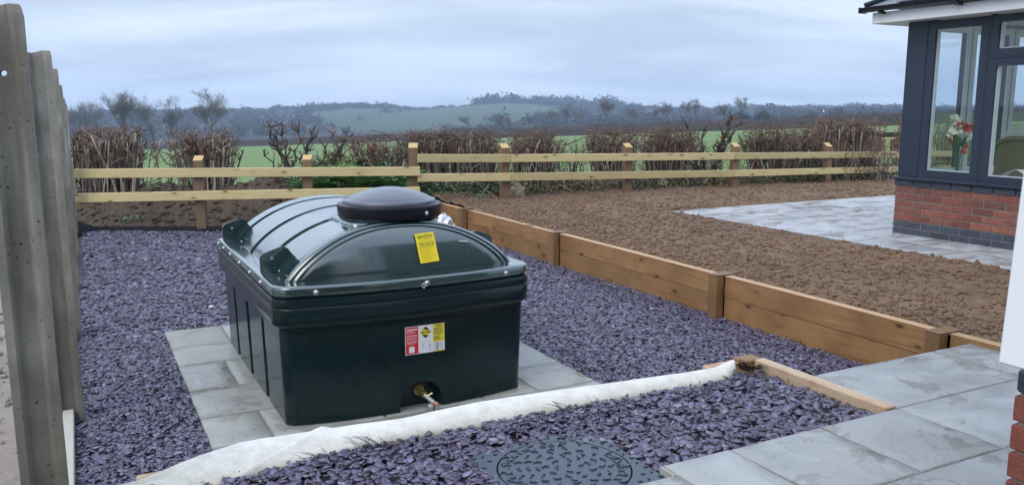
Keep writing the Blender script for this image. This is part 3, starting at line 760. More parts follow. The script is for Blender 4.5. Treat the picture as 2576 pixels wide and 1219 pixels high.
# ================================================================== PAVING
def slab_part(parent, a0, a1, b0, b1, z1, th, mat, gap=0.006):
    ca, cb = (a0+a1)/2, (b0+b1)/2; ha, hb = (a1-a0)/2-gap, (b1-b0)/2-gap
    bm = bmesh.new(); nx = max(3, int(ha*2/0.05)); ny = max(3, int(hb*2/0.05)); g = []
    sx = random.uniform(0, 50)
    for i in range(nx+1):
        row = []
        for j in range(ny+1):
            x = -ha if i == 0 else ha if i == nx else -ha+.005+(2*ha-.01)*(i-1)/(nx-2); y = -hb if j == 0 else hb if j == ny else -hb+.005+(2*hb-.01)*(j-1)/(ny-2)
            ed = i in (0, nx) or j in (0, ny)
            zz = 0.0035*nz(x+sx, y, 0, 3.0, 4)-(0.004 if ed else 0)
            if ed: x += random.uniform(-.0015, .0015); y += random.uniform(-.0015, .0015)
            row.append(bm.verts.new((x, y, zz)))
        g.append(row)
    for i in range(nx):
        for j in range(ny):
            f = bm.faces.new((g[i][j], g[i+1][j], g[i+1][j+1], g[i][j+1])); f.smooth = 0 < i < nx-1 and 0 < j < ny-1
    ring = [g[i][0] for i in range(nx+1)]+[g[nx][j] for j in range(1, ny+1)]+[g[i][ny] for i in range(nx-1, -1, -1)]+[g[0][j] for j in range(ny-1, 0, -1)]
    low = [bm.verts.new((v.co.x, v.co.y, -th)) for v in ring]; n = len(ring)
    for i in range(n): bm.faces.new((ring[i], low[i], low[(i+1) % n], ring[(i+1) % n]))
    me = bpy.data.meshes.new('slab'); bm.normal_update(); bm.to_mesh(me); bm.free(); me.materials.append(mat)
    return put('slab', me, parent, (ca, cb, z1+random.uniform(-.001, .001)))
PZ = 0.33
pat = put('patio', None, None, (0, 0, 0), (0, 0, TH)); struct(pat)
mb = MB()
mb.box(1.0, 7.5, 0.6, 2.35, -0.05, PZ-0.0065); mb.box(1.935, 7.5, 2.352, 2.445, -0.05, PZ-0.0065); mb.box(3.285, 4.56, 2.447, 2.965, -0.05, PZ-0.0065)
part('mortar_bed', mb, M_mortar, pat)
for r_ in [(3.28, 4.25, 2.45, 2.975), (4.25, 4.70, 2.45, 2.975),
           (1.93, 2.27, 1.94, 2.45), (2.27, 2.78, 1.94, 2.45), (2.78, 3.28, 1.94, 2.45), (3.28, 4.2, 1.94, 2.45), (4.2, 4.9, 1.94, 2.45),
           (1.02, 1.62, 1.60, 2.35), (1.62, 1.93, 1.60, 2.35), (1.93, 2.60, 1.40, 1.94), (2.60, 3.28, 1.40, 1.94), (3.28, 4.1, 1.40, 1.94), (4.1, 4.9, 1.4, 1.94),
           (1.02, 1.93, 0.9, 1.60), (1.93, 2.6, 0.9, 1.40), (2.6, 3.5, 0.9, 1.40), (3.5, 4.4, .9, 1.4)]:
    slab_part(pat, *r_, PZ, 0.04, M_slab)
mb = MB(); mb.box(1.922, 1.945, 2.35, 2.45, 0.27, PZ-0.008); mb.box(1.3, 1.93, 2.345, 2.362, 0.27, PZ-0.008); part('pointing', mb, M_pointing, pat)
# base under the tank
tb_ = put('tank_base', None, None, (0, 0, 0), (0, 0, TH)); struct(tb_)
mb = MB(); mb.box(0.505, 2.745, 3.45, 6.625, -0.06, 0.0235); part('mortar_bed', mb, M_mortar, tb_)
rows = [(3.44, 3.75), (3.75, 4.17), (4.17, 4.61), (4.61, 5.11), (5.11, 5.66), (5.66, 6.11), (6.11, 6.64)]
cuts = [(0.49, 1.0, 1.6, 2.2, 2.76), (0.49, 0.9, 1.5, 2.1, 2.76), (0.49, 0.80, 1.4, 2.0, 2.35, 2.76), (0.49, 1.05, 1.6, 2.2, 2.76), (0.49, 0.78, 1.4, 2.1, 2.76), (0.49, 1.1, 1.8, 2.3, 2.76), (0.49, 0.90, 1.5, 2.1, 2.76)]
for (b0, b1), cu in zip(rows, cuts):
    for a0, a1 in zip(cu[:-1], cu[1:]): slab_part(tb_, a0, a1, b0, b1, 0.03, 0.05, M_slab_tank)
# terrace round the garden room
ter = put('terrace', None, None, (0, 0, 0), (0, 0, TH)); struct(ter)
mb = MB(); mb.box(7.055, 8.03, 1.6, 8.885, 0.1, PZ-0.01); mb.box(8.032, 13.5, 6.15, 8.885, 0.1, PZ-0.01); part('mortar_bed', mb, M_mortar, ter)
g_ = random.Random(4); b_ = 1.6; k = 0
while b_ < 8.88:
    h_ = 0.486; a_ = 7.05; amax = 8.03 if b_+h_ < 6.2 else 13.5
    first = True
    while a_ < amax-0.05:
        w_ = 0.486 if (first and k % 2) else (0.97 if amax > 9 else 0.49)
        w_ = min(w_, amax-a_); slab_part(ter, a_, a_+w_, b_, b_+h_, PZ, 0.04, M_slab_far, 0.005); a_ += w_; first = False
    b_ += h_; k += 1

# ================================================================== CONCRETE FENCE POSTS
def hpost(hgt, hole=True):
    # H section: web across, slots facing along the run. local x = a, y = b
    hx, hy, sx_, sy = 0.068, 0.058, 0.030, 0.026
    out = [(-hx, -hy), (-sx_-0.012, -hy), (-sx_+0.004, -hy+sy), (sx_-0.004, -hy+sy), (sx_+0.012, -hy), (hx, -hy),
           (hx, hy), (sx_+0.012, hy), (sx_-0.004, hy-sy), (-sx_+0.004, hy-sy), (-sx_-0.012, hy), (-hx, hy)]
    zs = [-0.3]+[hgt*k/10 for k in range(0, 10)]+[hgt-0.03, hgt-0.004, hgt]
    L = []
    for z in zs:
        s_ = 1.0 if z < hgt-0.02 else (0.94 if z < hgt-0.001 else 0.86)
        L.append([(x*s_+random.uniform(-.0008, .0008), y*s_+random.uniform(-.0008, .0008), z-(0.012 if (x < -0.02 and z > hgt-0.01) else 0)) for x, y in out])
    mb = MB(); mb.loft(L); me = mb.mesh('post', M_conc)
    if hole:
        ob = bpy.data.objects.new('tmp', me); C.objects.link(ob)
        cb = MB()
        for zz, r in ((hgt-0.21, 0.0095), (hgt-0.75, 0.004)):
            cb.tube([(0.0, -0.2, zz), (0.0, 0.2, zz)], r, 14)
        cu = bpy.data.objects.new('tmp2', cb.mesh('c', M_conc)); C.objects.link(cu)
        md = ob.modifiers.new('b', 'BOOLEAN'); md.object = cu; md.operation = 'DIFFERENCE'; md.solver = 'EXACT'
        dg = bpy.context.evaluated_depsgraph_get(); me2 = bpy.data.meshes.new_from_object(ob.evaluated_get(dg))
        bpy.data.objects.remove(ob); bpy.data.objects.remove(cu)
        if len(me2.polygons) > 20: me = me2
        me.name = 'post'
    return me
cf = gthing('concrete_fence', 'row of grey slotted concrete fence posts without panels at the left edge', 'fence')
PB = [3.12, 5.02, 6.92, 8.84, 10.75, 12.65]; PH = [2.015, 1.985, 1.97, 1.90, 1.80, 1.75]
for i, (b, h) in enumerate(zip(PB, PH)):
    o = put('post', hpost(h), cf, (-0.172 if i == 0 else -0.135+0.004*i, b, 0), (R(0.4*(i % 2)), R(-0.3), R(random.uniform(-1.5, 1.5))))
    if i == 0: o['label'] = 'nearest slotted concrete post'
for i in range(5):
    me = bevbox(-0.165, -0.112, PB[i]+0.045, PB[i+1]-0.045, -0.2, 0.075, 0.004, M_gboard, 'gravel_board'); put('gravel_board', me, cf)
me = bevbox(-0.35, 0.35, -0.3, 0.3, 0, 0.045, 0.003, M_slab, 'loose_slab')
o = put('paving_slab', me, None, W(-1.02, 6.52, 0.01), (0, 0, TH+0.2)); tag(o, 'loose grey paving slab lying on bare ground left of the concrete posts', 'slab')

# ================================================================== SLEEPER WALL
sw = gthing('retaining_wall', 'brown timber sleeper retaining wall between the slate and the tilled soil', 'wall')
wp = [2.0, 3.16, 5.13, 7.74, 10.15, 11.7]
for i in range(5):
    y0, y1 = wp[i]+0.052, wp[i+1]-0.052
    if i == 0: y0, y1 = 2.3, 3.10
    off = 0.022 if i == 3 else 0
    put('board', bevbox(4.585, 4.655, y0, y1, 0.178, 0.352-0.004*i, 0.004, M_sleeper, 'board'), sw)
    put('board', bevbox(4.588+off*0, 4.652, y0, y1, -0.12, 0.175, 0.004, M_sleeper, 'board'), sw)
    me = bevbox(4.583, 4.657, y0, y1, 0.3535-0.004*i, 0.3575-0.004*i, 0.001, M_sleeptop, 'cut_edge'); put('top_edge', me, sw)
for i, b in enumerate(wp[1:5]):
    put('post', bevbox(4.50, 4.582, b-0.05, b+0.05, -0.2, 0.356, 0.005, M_sleeppost, 'post'), sw)
    put('post_cap', bevbox(4.498, 4.70, b-0.052, b+0.052, 0.3575, 0.366, 0.002, M_sleeppost, 'post_cap'), sw)

# edging timber of the raised bed
ed = gthing('bed_edging', 'pale timber edging with reddish stains round the raised slate bed', 'edging')
put('board', bevbox(3.215, 3.283, 2.455, 3.30, 0.02, 0.338, 0.004, M_edge, 'board'), ed)
put('board', bevbox(0.0, 3.14, 3.264, 3.325, 0.0, 0.29, 0.004, M_sleeper, 'board'), ed)
put('corner_post', bevbox(3.145, 3.285, 3.305, 3.40, -0.05, 0.335, 0.006, M_sleeppost, 'corner_post'), ed, label='dark wet corner piece')
put('end_board', bevbox(2.92, 3.14, 3.33, 3.385, 0.1, 0.325, 0.006, M_edge, 'end_board'), ed)
o = put('timber_peg', bevbox(-0.11, 0.11, -0.02, 0.02, -0.03, 0.025, 0.006, M_edge, 'timber_peg')); o.location = W(0.225, 3.395, 0.255); o.rotation_euler = (0, R(4), TH+0.16)
tag(o, 'short offcut of orange brown timber under the left end of the fleece', 'timber')

# ================================================================== WHITE FLEECE ROLL
def fleece():
    mb = MB(); bk = [(-0.22, 3.30), (-0.06, 3.30), (0.125, 3.315), (0.35, 3.40), (0.51, 3.43), (0.83, 3.385), (1.18, 3.345), (1.58, 3.375), (2.2, 3.335), (2.69, 3.305), (2.93, 3.30), (3.03, 3.27)]
    fr = [(-0.22, 2.75), (0.12, 2.82), (0.30, 3.10), (0.61, 3.17), (1.03, 3.215), (1.39, 3.21), (2.1, 3.20), (2.8, 3.175), (2.95, 3.20), (3.03, 3.24)]
    tp = [(-0.22, 0.300), (0.1, 0.308), (0.35, 0.328), (0.6, 0.345), (1.0, 0.352), (2.0, 0.348), (2.7, 0.342), (2.93, 0.340), (3.03, 0.375)]
    nA, nS = 330, 36
    def fn(u, v):
        a = -0.22+3.25*u; B1 = np.interp(a, *zip(*bk)); B0 = np.interp(a, *zip(*fr)); T = np.interp(a, *zip(*tp))
        base_f = UP+0.0; base_b = 0.12
        wid = B1-B0; t = v
        # angle round the roll: front foot -> crown -> down the back
        if t < 0.72:
            q = t/0.72; bb = B0+wid*(0.5-0.5*math.cos(math.pi*min(1, q*1.0))); zz = base_f+(T-base_f)*math.sin(math.pi*min(0.5+0.0, q*0.62))**0.8
            if q > 0.8: zz -= (T-base_f)*0.35*((q-0.8)/0.2)**2
        else:
            q = (t-0.72)/0.28; bb = B1+0.012*math.sin(q*3.1); zz0 = base_f+(T-base_f)*0.62; zz = zz0+(base_b-zz0)*q
        wr = 0.0045*nz(a*1.3+bb*3, bb*4, 0, 1.0, 2)+0.0012*nz(a*10+bb*9, bb*12, 2, 1.0, 2)
        c = a*0.62-(bb-2.95)*1.0     # the diagonal crease at the left end
        cr = 0.014*math.exp(-((c-0.10)/0.022)**2)+0.010*math.exp(-((c+0.04)/0.016)**2)*max(0, min(1, (0.58-a)/0.25))*max(0, min(1, (0.62-t)/0.25)) - 0.022*math.exp(-((c-0.17)/0.03)**2)*max(0, min(1, (0.62-a)/0.2))
        return (a, bb+wr*0.6, zz+wr+(cr if t < 0.7 else 0))
    mb.grid(fn, nA, nS)
    return mb
mb = fleece(); mb.f = [f for f in mb.f]
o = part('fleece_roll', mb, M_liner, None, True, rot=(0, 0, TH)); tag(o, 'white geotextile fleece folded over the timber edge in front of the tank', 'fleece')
# frayed black membrane threads along the roll
def threads(cx_, n, spread, hh, label, seed, back=False):
    g = random.Random(seed); mb = MB()
    for k in range(n):
        a = g.gauss(0, spread); b = g.uniform(-.03, .02); L = g.uniform(.5, 1)*hh; dx = g.uniform(-1.1, -0.2) if g.random() < .75 else g.uniform(-.3, .8)
        pts = [(a+dx*L*t*(1+0.3*t), b+0.05*t, L*(t-0.45*t*t)) for t in (0, .33, .66, 1)]
        mb.tube(pts, [0.0012, 0.0011, 0.0009, 0.0005], 3)
    for k in range(n//2):
        a = g.gauss(0, spread*1.4); mb.tube([(a, -0.02, 0.0), (a+g.uniform(-.12, .12), g.uniform(-.05, .02), 0.012), (a+g.uniform(-.2, .2), g.uniform(-.05, .02), 0.004)], 0.0012, 3)
    o = part('frayed_membrane', mb, M_membrane, None); o.location = W(cx_[0], cx_[1], cx_[2]); o.rotation_euler = (0, 0, TH); tag(o, label, 'membrane'); return o
threads((0.98, 3.185, 0.305), 15, 0.045, 0.09, 'tuft of black frayed membrane threads on the fleece, nearest the tap', 1)
threads((0.80, 3.150, 0.300), 10, 0.04, 0.075, 'tuft of black frayed threads on the fleece, left of the one nearest the tap', 2)
threads((1.92, 3.165, 0.315), 7, 0.03, 0.07, 'few black membrane threads standing on the fleece right of the tank', 3)
threads((3.10, 3.24, 0.315), 34, 0.03, 0.08, 'bushy black frayed membrane in the corner of the pale timber edging', 4)
threads((2.12, 3.16, 0.315), 3, 0.03, 0.06, 'two thin black threads curling on the right part of the fleece', 5)

# ================================================================== MANHOLE
def text_mesh(txt, size, mat, ext=0.0006, bold=0.0, align='CENTER'):
    cu = bpy.data.curves.new('t', 'FONT'); cu.body = txt; cu.size = size; cu.extrude = ext; cu.align_x = align; cu.align_y = 'CENTER'; cu.offset = bold; cu.resolution_u = 3
    ob = bpy.data.objects.new('t', cu); C.objects.link(ob); dg = bpy.context.evaluated_depsgraph_get()
    me = bpy.data.meshes.new_from_object(ob.evaluated_get(dg)); bpy.data.objects.remove(ob); bpy.data.curves.remove(cu)
    me.materials.clear(); me.materials.append(mat); me.name = 'lettering'; return me
mh = thing('manhole', 'blue grey round manhole cover in a square frame, half buried in slate', 'manhole cover', W(1.618, 2.662, 0.297), TH)
N = 48
def sq(t, h):
    c, s_ = math.cos(t), math.sin(t); k = h/max(abs(c), abs(s_)); return (c*k, s_*k)
mb = MB(); L1 = [(*sq(2*math.pi*(j+.5)/N, 0.302), 0.0) for j in range(N)]; L2 = [(0.268*math.cos(2*math.pi*(j+.5)/N), 0.268*math.sin(2*math.pi*(j+.5)/N), 0.0) for j in range(N)]
L0 = [(p[0], p[1], -0.05) for p in L1]; L3 = [(p[0], p[1], -0.02) for p in L2]
mb.loft([L0, L1, L2, L3], 0, False, False); part('frame', mb, M_iron, mh)
mb = MB(); mb.lathe([(0.262, -0.02), (0.262, -0.001), (0.2595, 0.0012), (0.02, 0.0016)], 64, cap0=False); cover_o = part('cover', mb, M_iron, mh)
mb = MB(); g_ = random.Random(3)
for ring, n in ((0.035, 3), (0.073, 7), (0.112, 11), (0.150, 14), (0.186, 18), (0.249, 21)):
    for k in range(n):
        t = 2*math.pi*k/n+ring*9; x, y = ring*math.cos(t), ring*math.sin(t); q = t+math.pi/2+(0.6 if k % 2 else -0.6)
        for sg, ll in ((0, .025), (1.75, .013)):
            d = Vector((math.cos(q+sg), math.sin(q+sg))); nrm = Vector((-d.y, d.x))*0.0028
            P = [Vector((x, y))+nrm, Vector((x, y))-nrm, Vector((x, y))+d*ll-nrm, Vector((x, y))+d*ll+nrm]
            V = [(p.x, p.y, z) for z in (0.001, 0.0068) for p in P]; mb.add(V, [(0, 1, 5, 4), (1, 2, 6, 5), (2, 3, 7, 6), (3, 0, 4, 7), (4, 5, 6, 7)])
stuff(part('tread', mb, M_iron, cover_o))
mb = MB()
for i in range(13):
    for j in range(13):
        x = -0.286+0.572*i/12; y = -0.286+0.572*j/12
        if math.hypot(x, y) < 0.285: continue
        q = 0.0 if (i+j) % 2 else math.pi/2
        for sg, ll in ((0, .014), (1.57, .009)):
            d = Vector((math.cos(q+sg), math.sin(q+sg))); nrm = Vector((-d.y, d.x))*0.002
            P = [Vector((x, y))+nrm, Vector((x, y))-nrm, Vector((x, y))+d*ll-nrm, Vector((x, y))+d*ll+nrm]
            V = [(p.x, p.y, z) for z in (-0.0005, 0.0042) for p in P]; mb.add(V, [(0, 1, 5, 4), (1, 2, 6, 5), (2, 3, 7, 6), (3, 0, 4, 7), (4, 5, 6, 7)])
stuff(part('frame_tread', mb, M_iron, mh))
def arc_text(txt, r, a0, step, size):
    for k, ch in enumerate(txt):
        if ch == ' ': continue
        t = a0-step*k; me = text_mesh(ch, size, M_iron, 0.002, 0.0008)
        put('letter', me, cover_o, (r*math.cos(t), r*math.sin(t), 0.0035), (0, 0, t-math.pi/2))
arc_text('CLARK-DRAIN.COM', 0.222, R(207), R(10.3), 0.038)
arc_text('CHAMBER', 0.222, R(-75)+R(10.3)*7+R(10), R(10.3), 0.038)
mb = MB(); mb.box(-0.235, -0.195, -0.062, -0.045, 0.001, 0.0022); part('lifting_slot', mb, M_ink, cover_o)

# ================================================================== OIL TANK
tk = gthing('oil_tank', 'dark green plastic oil storage tank with domed ribbed top on paving slabs', 'tank')
CA, CB = 1.59, 5.20
def smooth(e0, e1, x):
    t = max(0, min(1, (x-e0)/(e1-e0))); return t*t*(3-2*t)
GRV = (4.77, 5.25, 5.71)
def body_loop(z, hx, hy, r, grooves=True):
    L = rrect(hx, hy, r, 10, 130, 0.085, CA, CB, z); out = []
    for x, y, zz in L:
        dx = x-CA
        if grooves:
            if abs(dx) > hx-0.004:
                for gb in GRV:
                    q = smooth(0.040, 0.024, abs(y-gb))*smooth(0.515, 0.485, z); x -= math.copysign(0.055, dx)*q
            if y < CB-hy+0.02:      # outlet arch in the front
                d = math.hypot((x-1.618)/0.118, max(0, z-0.06)/0.125) if z > 0.06 else abs(x-1.618)/0.118
                y += 0.085*smooth(1.06, 0.94, d)
        out.append((x, y, zz))
    return out
def ease_levels(a, b, n): return [a+(b-a)*i/n for i in range(n+1)]
mb = MB(); L = []
for z in ease_levels(0.032, 0.30, 26)+ease_levels(0.31, 0.545, 16): L.append(body_loop(z, 0.700+0.016*(z/0.55), 0.915+0.016*(z/0.55), 0.055 if z > 0.05 else 0.05))
for z, e_, rr in ((0.562, 0.003, .06), (0.572, 0.016, .075), (0.578, 0.028, .085), (0.590, 0.034, .09), (0.672, 0.036, .09), (0.676, 0.0335, .09), (0.680, 0.036, .09), (0.712, 0.037, .09), (0.724, 0.034, .088), (0.729, 0.025, .08)):
    L.append(body_loop(z, 0.716+e_, 0.931+e_, rr, False))
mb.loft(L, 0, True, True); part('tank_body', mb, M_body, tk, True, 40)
mb = MB(); mb.loft([body_loop(z, 0.716+e_, 0.931+e_, 0.08, False) for z, e_ in ((0.7295, 0.016), (0.7375, 0.016))]); part('seam', mb, M_ink, tk)
# moulded lid: flange, ledge
top = MB(); L = []
for z, e_, rr in ((0.7375, 0.026, .085), (0.742, 0.033, .09), (0.778, 0.033, .09), (0.786, 0.030, .088), (0.791, 0.022, .082), (0.790, 0.0, .07), (0.787, -0.022, .06), (0.786, -0.03, .06)):
    L.append(body_loop(z, 0.716+e_, 0.931+e_, rr, False))
top.loft(L, 0, False, True)
AC, AW, AH, AZ = 1.60, 0.665, 0.282, 0.784
def arch(k, t):       # t 0..1 from the left foot to the right
    x = -math.cos(math.pi*t); xx = x*k
    z = (1-abs(x)**2.2)**0.80*AH*k
    return AC+AW*xx, AZ+z
NT_ = 96
def sect(k, bf, dk=0.0):
    out = []
    for i in range(NT_+1):
        a, z = arch(k, i/NT_); out.append((a, bf(a, z) if callable(bf) else bf, z-dk*(1 if 0.02 < i/NT_ < 0.98 else 0)))
    return out
def panel_b(a, z): q = max(0, (z-AZ)/AH); return 4.325+0.105*q**1.7+0.035*((a-AC)/AW)**2+0.0*q
secs = []
for k in (0.02, 0.15, 0.3, 0.45, 0.6, 0.7, 0.8, 0.86): secs.append(sect(k, panel_b))
secs.append(sect(0.885, lambda a, z: panel_b(a, z)+0.002)); secs.append(sect(0.90, lambda a, z: panel_b(a, z)+0.006))
secs.append(sect(0.908, lambda a, z: panel_b(a, z)-0.001)); secs.append(sect(0.925, lambda a, z: panel_b(a, z)-0.003)); secs.append(sect(0.942, lambda a, z: panel_b(a, z)+0.001))
secs.append(sect(0.952, lambda a, z: panel_b(a, z)+0.014)); secs.append(sect(0.962, lambda a, z: panel_b(a, z)+0.016)); secs.append(sect(0.972, lambda a, z: panel_b(a, z)+0.008))
secs.append(sect(0.990, lambda a, z: panel_b(a, z)+0.010)); secs.append(sect(1.005, lambda a, z: panel_b(a, z)+0.026)); secs.append(sect(1.008, lambda a, z: panel_b(a, z)+0.048)); secs.append(sect(0.994, lambda a, z: panel_b(a, z)+0.062))
bs = []; b = 4.52
while b < 6.06: bs.append(b); b += 0.012
bs = sorted([q for q in bs if all(abs(q-gb) > 0.044 for gb in (4.93, 5.40, 5.87))]+[gb+o_ for gb in (4.93, 5.40, 5.87) for o_ in (-.043, -.037, -.033, -.030, 0.0, .030, .033, .037, .043)])
for b in bs:
    k = 0.992
    for gb in (4.93, 5.40, 5.87):
        d = (b-gb)
        k -= 0.092*smooth(0.0375, 0.0295, abs(d))
    secs.append(sect(k, b))
for k, b in ((0.99, 6.06), (0.975, 6.085), (0.93, 6.11), (0.85, 6.125), (0.5, 6.13), (0.03, 6.13)): secs.append(sect(k, b))
n = NT_+1; V = [p for s_ in secs for p in s_]; F = [(i*n+j, i*n+j+1, (i+1)*n+j+1, (i+1)*n+j) for i in range(len(secs)-1) for j in range(NT_)]
top.add(V, F)
# boss that carries the round cap
def boss(z, h, r): return [(x, y, zz) for x, y, zz in rrect(h*1.02, h*0.9, r, 8, 6, 0, 1.60, 4.735, z)]
top.loft([boss(0.90, 0.27, 0.05), boss(1.035, 0.262, 0.05), boss(1.052, 0.258, 0.05), boss(1.060, 0.248, 0.05)], 0, False, True)
top.lathe([(0.285, 1.0), (0.262, 1.055), (0.252, 1.06), (0.252, 1.09)], 48, (1.60, 4.72, 0), 0, False, True)
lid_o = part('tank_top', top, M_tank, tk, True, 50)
# cap
mb = MB(); CC = (1.635, 4.72, 0)
mb.lathe([(0.285, 1.066), (0.300, 1.068), (0.304, 1.074), (0.306, 1.100), (0.309, 1.128), (0.305, 1.140), (0.272, 1.147)], 72, CC, 0, True, False); cap = part('cap_rim', mb, M_lid, tk, True, 45)
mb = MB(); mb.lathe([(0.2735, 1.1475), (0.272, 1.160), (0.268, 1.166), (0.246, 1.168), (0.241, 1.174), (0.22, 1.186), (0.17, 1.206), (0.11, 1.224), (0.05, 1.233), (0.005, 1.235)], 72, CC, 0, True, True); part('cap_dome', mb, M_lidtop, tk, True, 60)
def bolt(p, n, r=0.012, parent=tk, name='bolt'):
    n = Vector(n).normalized(); mb = MB()
    mb.lathe([(r*1.35, 0.0), (r*1.35, 0.0025), (r*0.95, 0.003), (r*0.78, 0.007), (r*0.35, 0.011), (r*0.1, 0.012)], 16)
    o = part(name, mb, M_steel, parent, True, 40); o.location = p; o.rotation_mode = 'QUATERNION'; o.rotation_quaternion = n.to_track_quat('Z', 'Y'); return o
def front_y(a, off=0.033, hx=0.749, hy=0.964): return CB-hy-0.085*(1-((a-CA)/hx)**2)
for a in (1.045, 1.640, 2.145): bolt((a, front_y(a)-0.001, 0.760), (0, -1, 0))
for b in (4.57, 4.88, 5.22, 5.56, 5.83, 6.05): bolt((CA-0.750, b, 0.762), (-1, 0, 0)); bolt((CA+0.750, b, 0.762), (1, 0, 0))
for a, b in ((1.635+0.306*math.cos(R(-66)), 4.72+0.306*math.sin(R(-66))),): bolt((a, b, 1.100), (math.cos(R(-66)), math.sin(R(-66)), 0), 0.010)
for a, b in ((0.955, 4.63), (0.955, 5.80)): bolt((a, b, 0.80), (-0.3, -0.2, 1), 0.006)
mb = MB(); mb.tube([(1.632, front_y(1.6)-0.012, .758), (1.618, front_y(1.6)-0.020, .764), (1.606, front_y(1.6)-0.018, .757), (1.604, front_y(1.6)-0.018, .746), (1.612, front_y(1.6)-0.015, .738), (1.622, front_y(1.6)-0.014, .732)], 0.0018, 5)
mb.tube([(1.632, front_y(1.6)-0.012, .752), (1.622, front_y(1.6)-0.014, .745), (1.612, front_y(1.6)-0.015, .738)], 0.0018, 5); part('tie_wire', mb, M_tie, tk, True)
# lifting lugs on the ledge
def lug(a, b, sx_):
    mb = MB(); out = [(0.0, 0.0), (0.0, 0.100), (0.016, 0.118), (0.115, 0.150), (0.150, 0.142), (0.188, 0.085), (0.195, 0.0)]
    prof = [(x*sx_, z) for x, z in out]
    f0 = [(x, 0.0, z) for x, z in prof]; f1 = [(x*1.0+0.0, 0.035, z*0.98) for x, z in prof]; f2 = [(x+0.02*sx_, 0.12, z*0.42) for x, z in prof]
    mb.loft([f0, f1, f2]); me = mb.mesh('lifting_lug', M_tank)
    bm = bmesh.new(); bm.from_mesh(me); bmesh.ops.recalc_face_normals(bm, faces=bm.faces[:]); bmesh.ops.bevel(bm, geom=bm.edges[:], offset=0.005, segments=2, affect='EDGES'); bm.to_mesh(me); bm.free()
    o = put('lifting_lug', me, tk, (a, b, 0.782))
    h = MB(); h.lathe([(0.009, 0), (0.009, 0.002), (0.005, 0.003), (0.004, 0.001)], 14); e_ = part('eye', h, M_dull, o, True); e_.location = (0.062*sx_, -0.002, 0.088); e_.rotation_euler = (R(90), 0, 0)
lug(0.865, 4.68, 1); lug(0.865, 6.00, 1); lug(2.315, 4.72, -1); lug(2.315, 6.00, -1)
# outlet valve
vx, vz = 1.628, 0.118; vy = front_y(vx, hx=.705, hy=.918)+0.083
vl = put('outlet_valve', None, tk, (vx, vy, vz))
def rod(p, q, r, mat, name, parent, n=16, **k):
    mb = MB(); mb.tube([p, q], r, n); return part(name, mb, mat, parent, True, 40, **k)
rod((0, 0.01, 0), (0, -0.012, 0), 0.030, M_brass, 'washer', vl); rod((0, -0.012, 0), (0.002, -0.030, -0.002), 0.024, M_brass, 'hex_nut', vl, 6)
rod((0.002, -0.03, -0.002), (0.008, -0.055, -0.008), 0.015, M_brass, 'stub', vl); rod((0.008, -0.05, -0.008), (0.012, -0.066, -0.013), 0.020, M_brass, 'collar', vl, 8)
rod((0.012, -0.066, -0.013), (0.045, -0.125, -0.045), 0.013, M_dull, 'valve_pipe', vl); rod((0.02, -0.085, -0.015), (0.05, -0.088, 0.0), 0.006, M_brass, 'lever', vl, 8)
mb = MB(); mb.lathe([(0.012, -0.105), (0.021, -0.098), (0.023, -0.07), (0.020, -0.055), (0.012, -0.050)], 16, (0.032, -0.112, 0)); part('filter_bowl', mb, M_dull, vl, True)
rod((0.045, -0.12, -0.045), (0.062, -0.135, -0.055), 0.012, M_tape, 'plug', vl, 10)
mb = MB(); mb.tube([(0.055, -0.135, -0.06), (0.045, -0.155, -0.078), (0.03, -0.165, -0.088)], 0.004, 6); part('copper_tail', mb, M_tape, vl, True)
# round mould mark on the body front
mb = MB(); mb.tube([(1.30+0.06*math.cos(t), front_y(1.30, hx=.715, hy=.929)-0.0005, 0.505+0.007*math.sin(t)) for t in np.linspace(math.pi, 2*math.pi, 10)], 0.0022, 4); part('mould_mark', mb, M_body, tk)
# ---- yellow label on the end panel
def oriented(parent, name, P, nrm, up):
    n = Vector(nrm).normalized(); u = (Vector(up)-n*Vector(up).dot(n)).normalized(); r = u.cross(n)
    o = put(name, None, parent); o.matrix_local = Matrix.Translation(Vector(P)) @ Matrix((r, u, n)).transposed().to_4x4(); return o
def flat(parent, name, x0, x1, y0, y1, z, mat, th=0.0005):
    mb = MB(); mb.box(x0, x1, y0, y1, z, z+th); return part(name, mb, mat, parent)
la, lz = 1.722, 0.918
bA = panel_b(la, lz); dbdz = (panel_b(la, lz+.08)-panel_b(la, lz-.08))/.16
yl = oriented(tk, 'product_label', (la, bA-0.0065, lz), (0.05, -1, dbdz), (-0.05, 0, 1)); yl['label'] = 'yellow product label on the end panel'
flat(yl, 'sheet', -0.0585, 0.0585, -0.085, 0.085, 0, M_yel, 0.001)
def word(parent, t, x, y, s_, mat, z=0.0015, bold=0.0, **k):
    return put('lettering', text_mesh(t, s_, mat, 0.0002, bold, **k), parent, (x, y, z))
word(yl, 'enviro', 0, 0.067, 0.036, M_olive, bold=0.0009); word(yl, 'STORE', 0, 0.045, 0.026, M_ochre); word(yl, '1250 EHLB', 0, 0.019, 0.021, M_olive, bold=0.0007)
mb = MB(); mb.box(-0.048, 0.048, 0.003, 0.006, 0.0012, 0.0016); mb.box(-0.05, 0.05, 0.031, 0.0325, 0.0012, 0.0016); part('rule', mb, M_olive, yl)
mb = MB()
for i in range(14):
    y = -0.003-0.0055*i; mb.box(-0.046, -0.046+random.uniform(.05, .09), y, y+0.0014, 0.0012, 0.0016)
stuff(part('small_print', mb, M_ochre, yl))
# ---- warning sticker on the body
sa, sz_ = 1.637, 0.438; sy = front_y(sa, hx=.714, hy=.927)
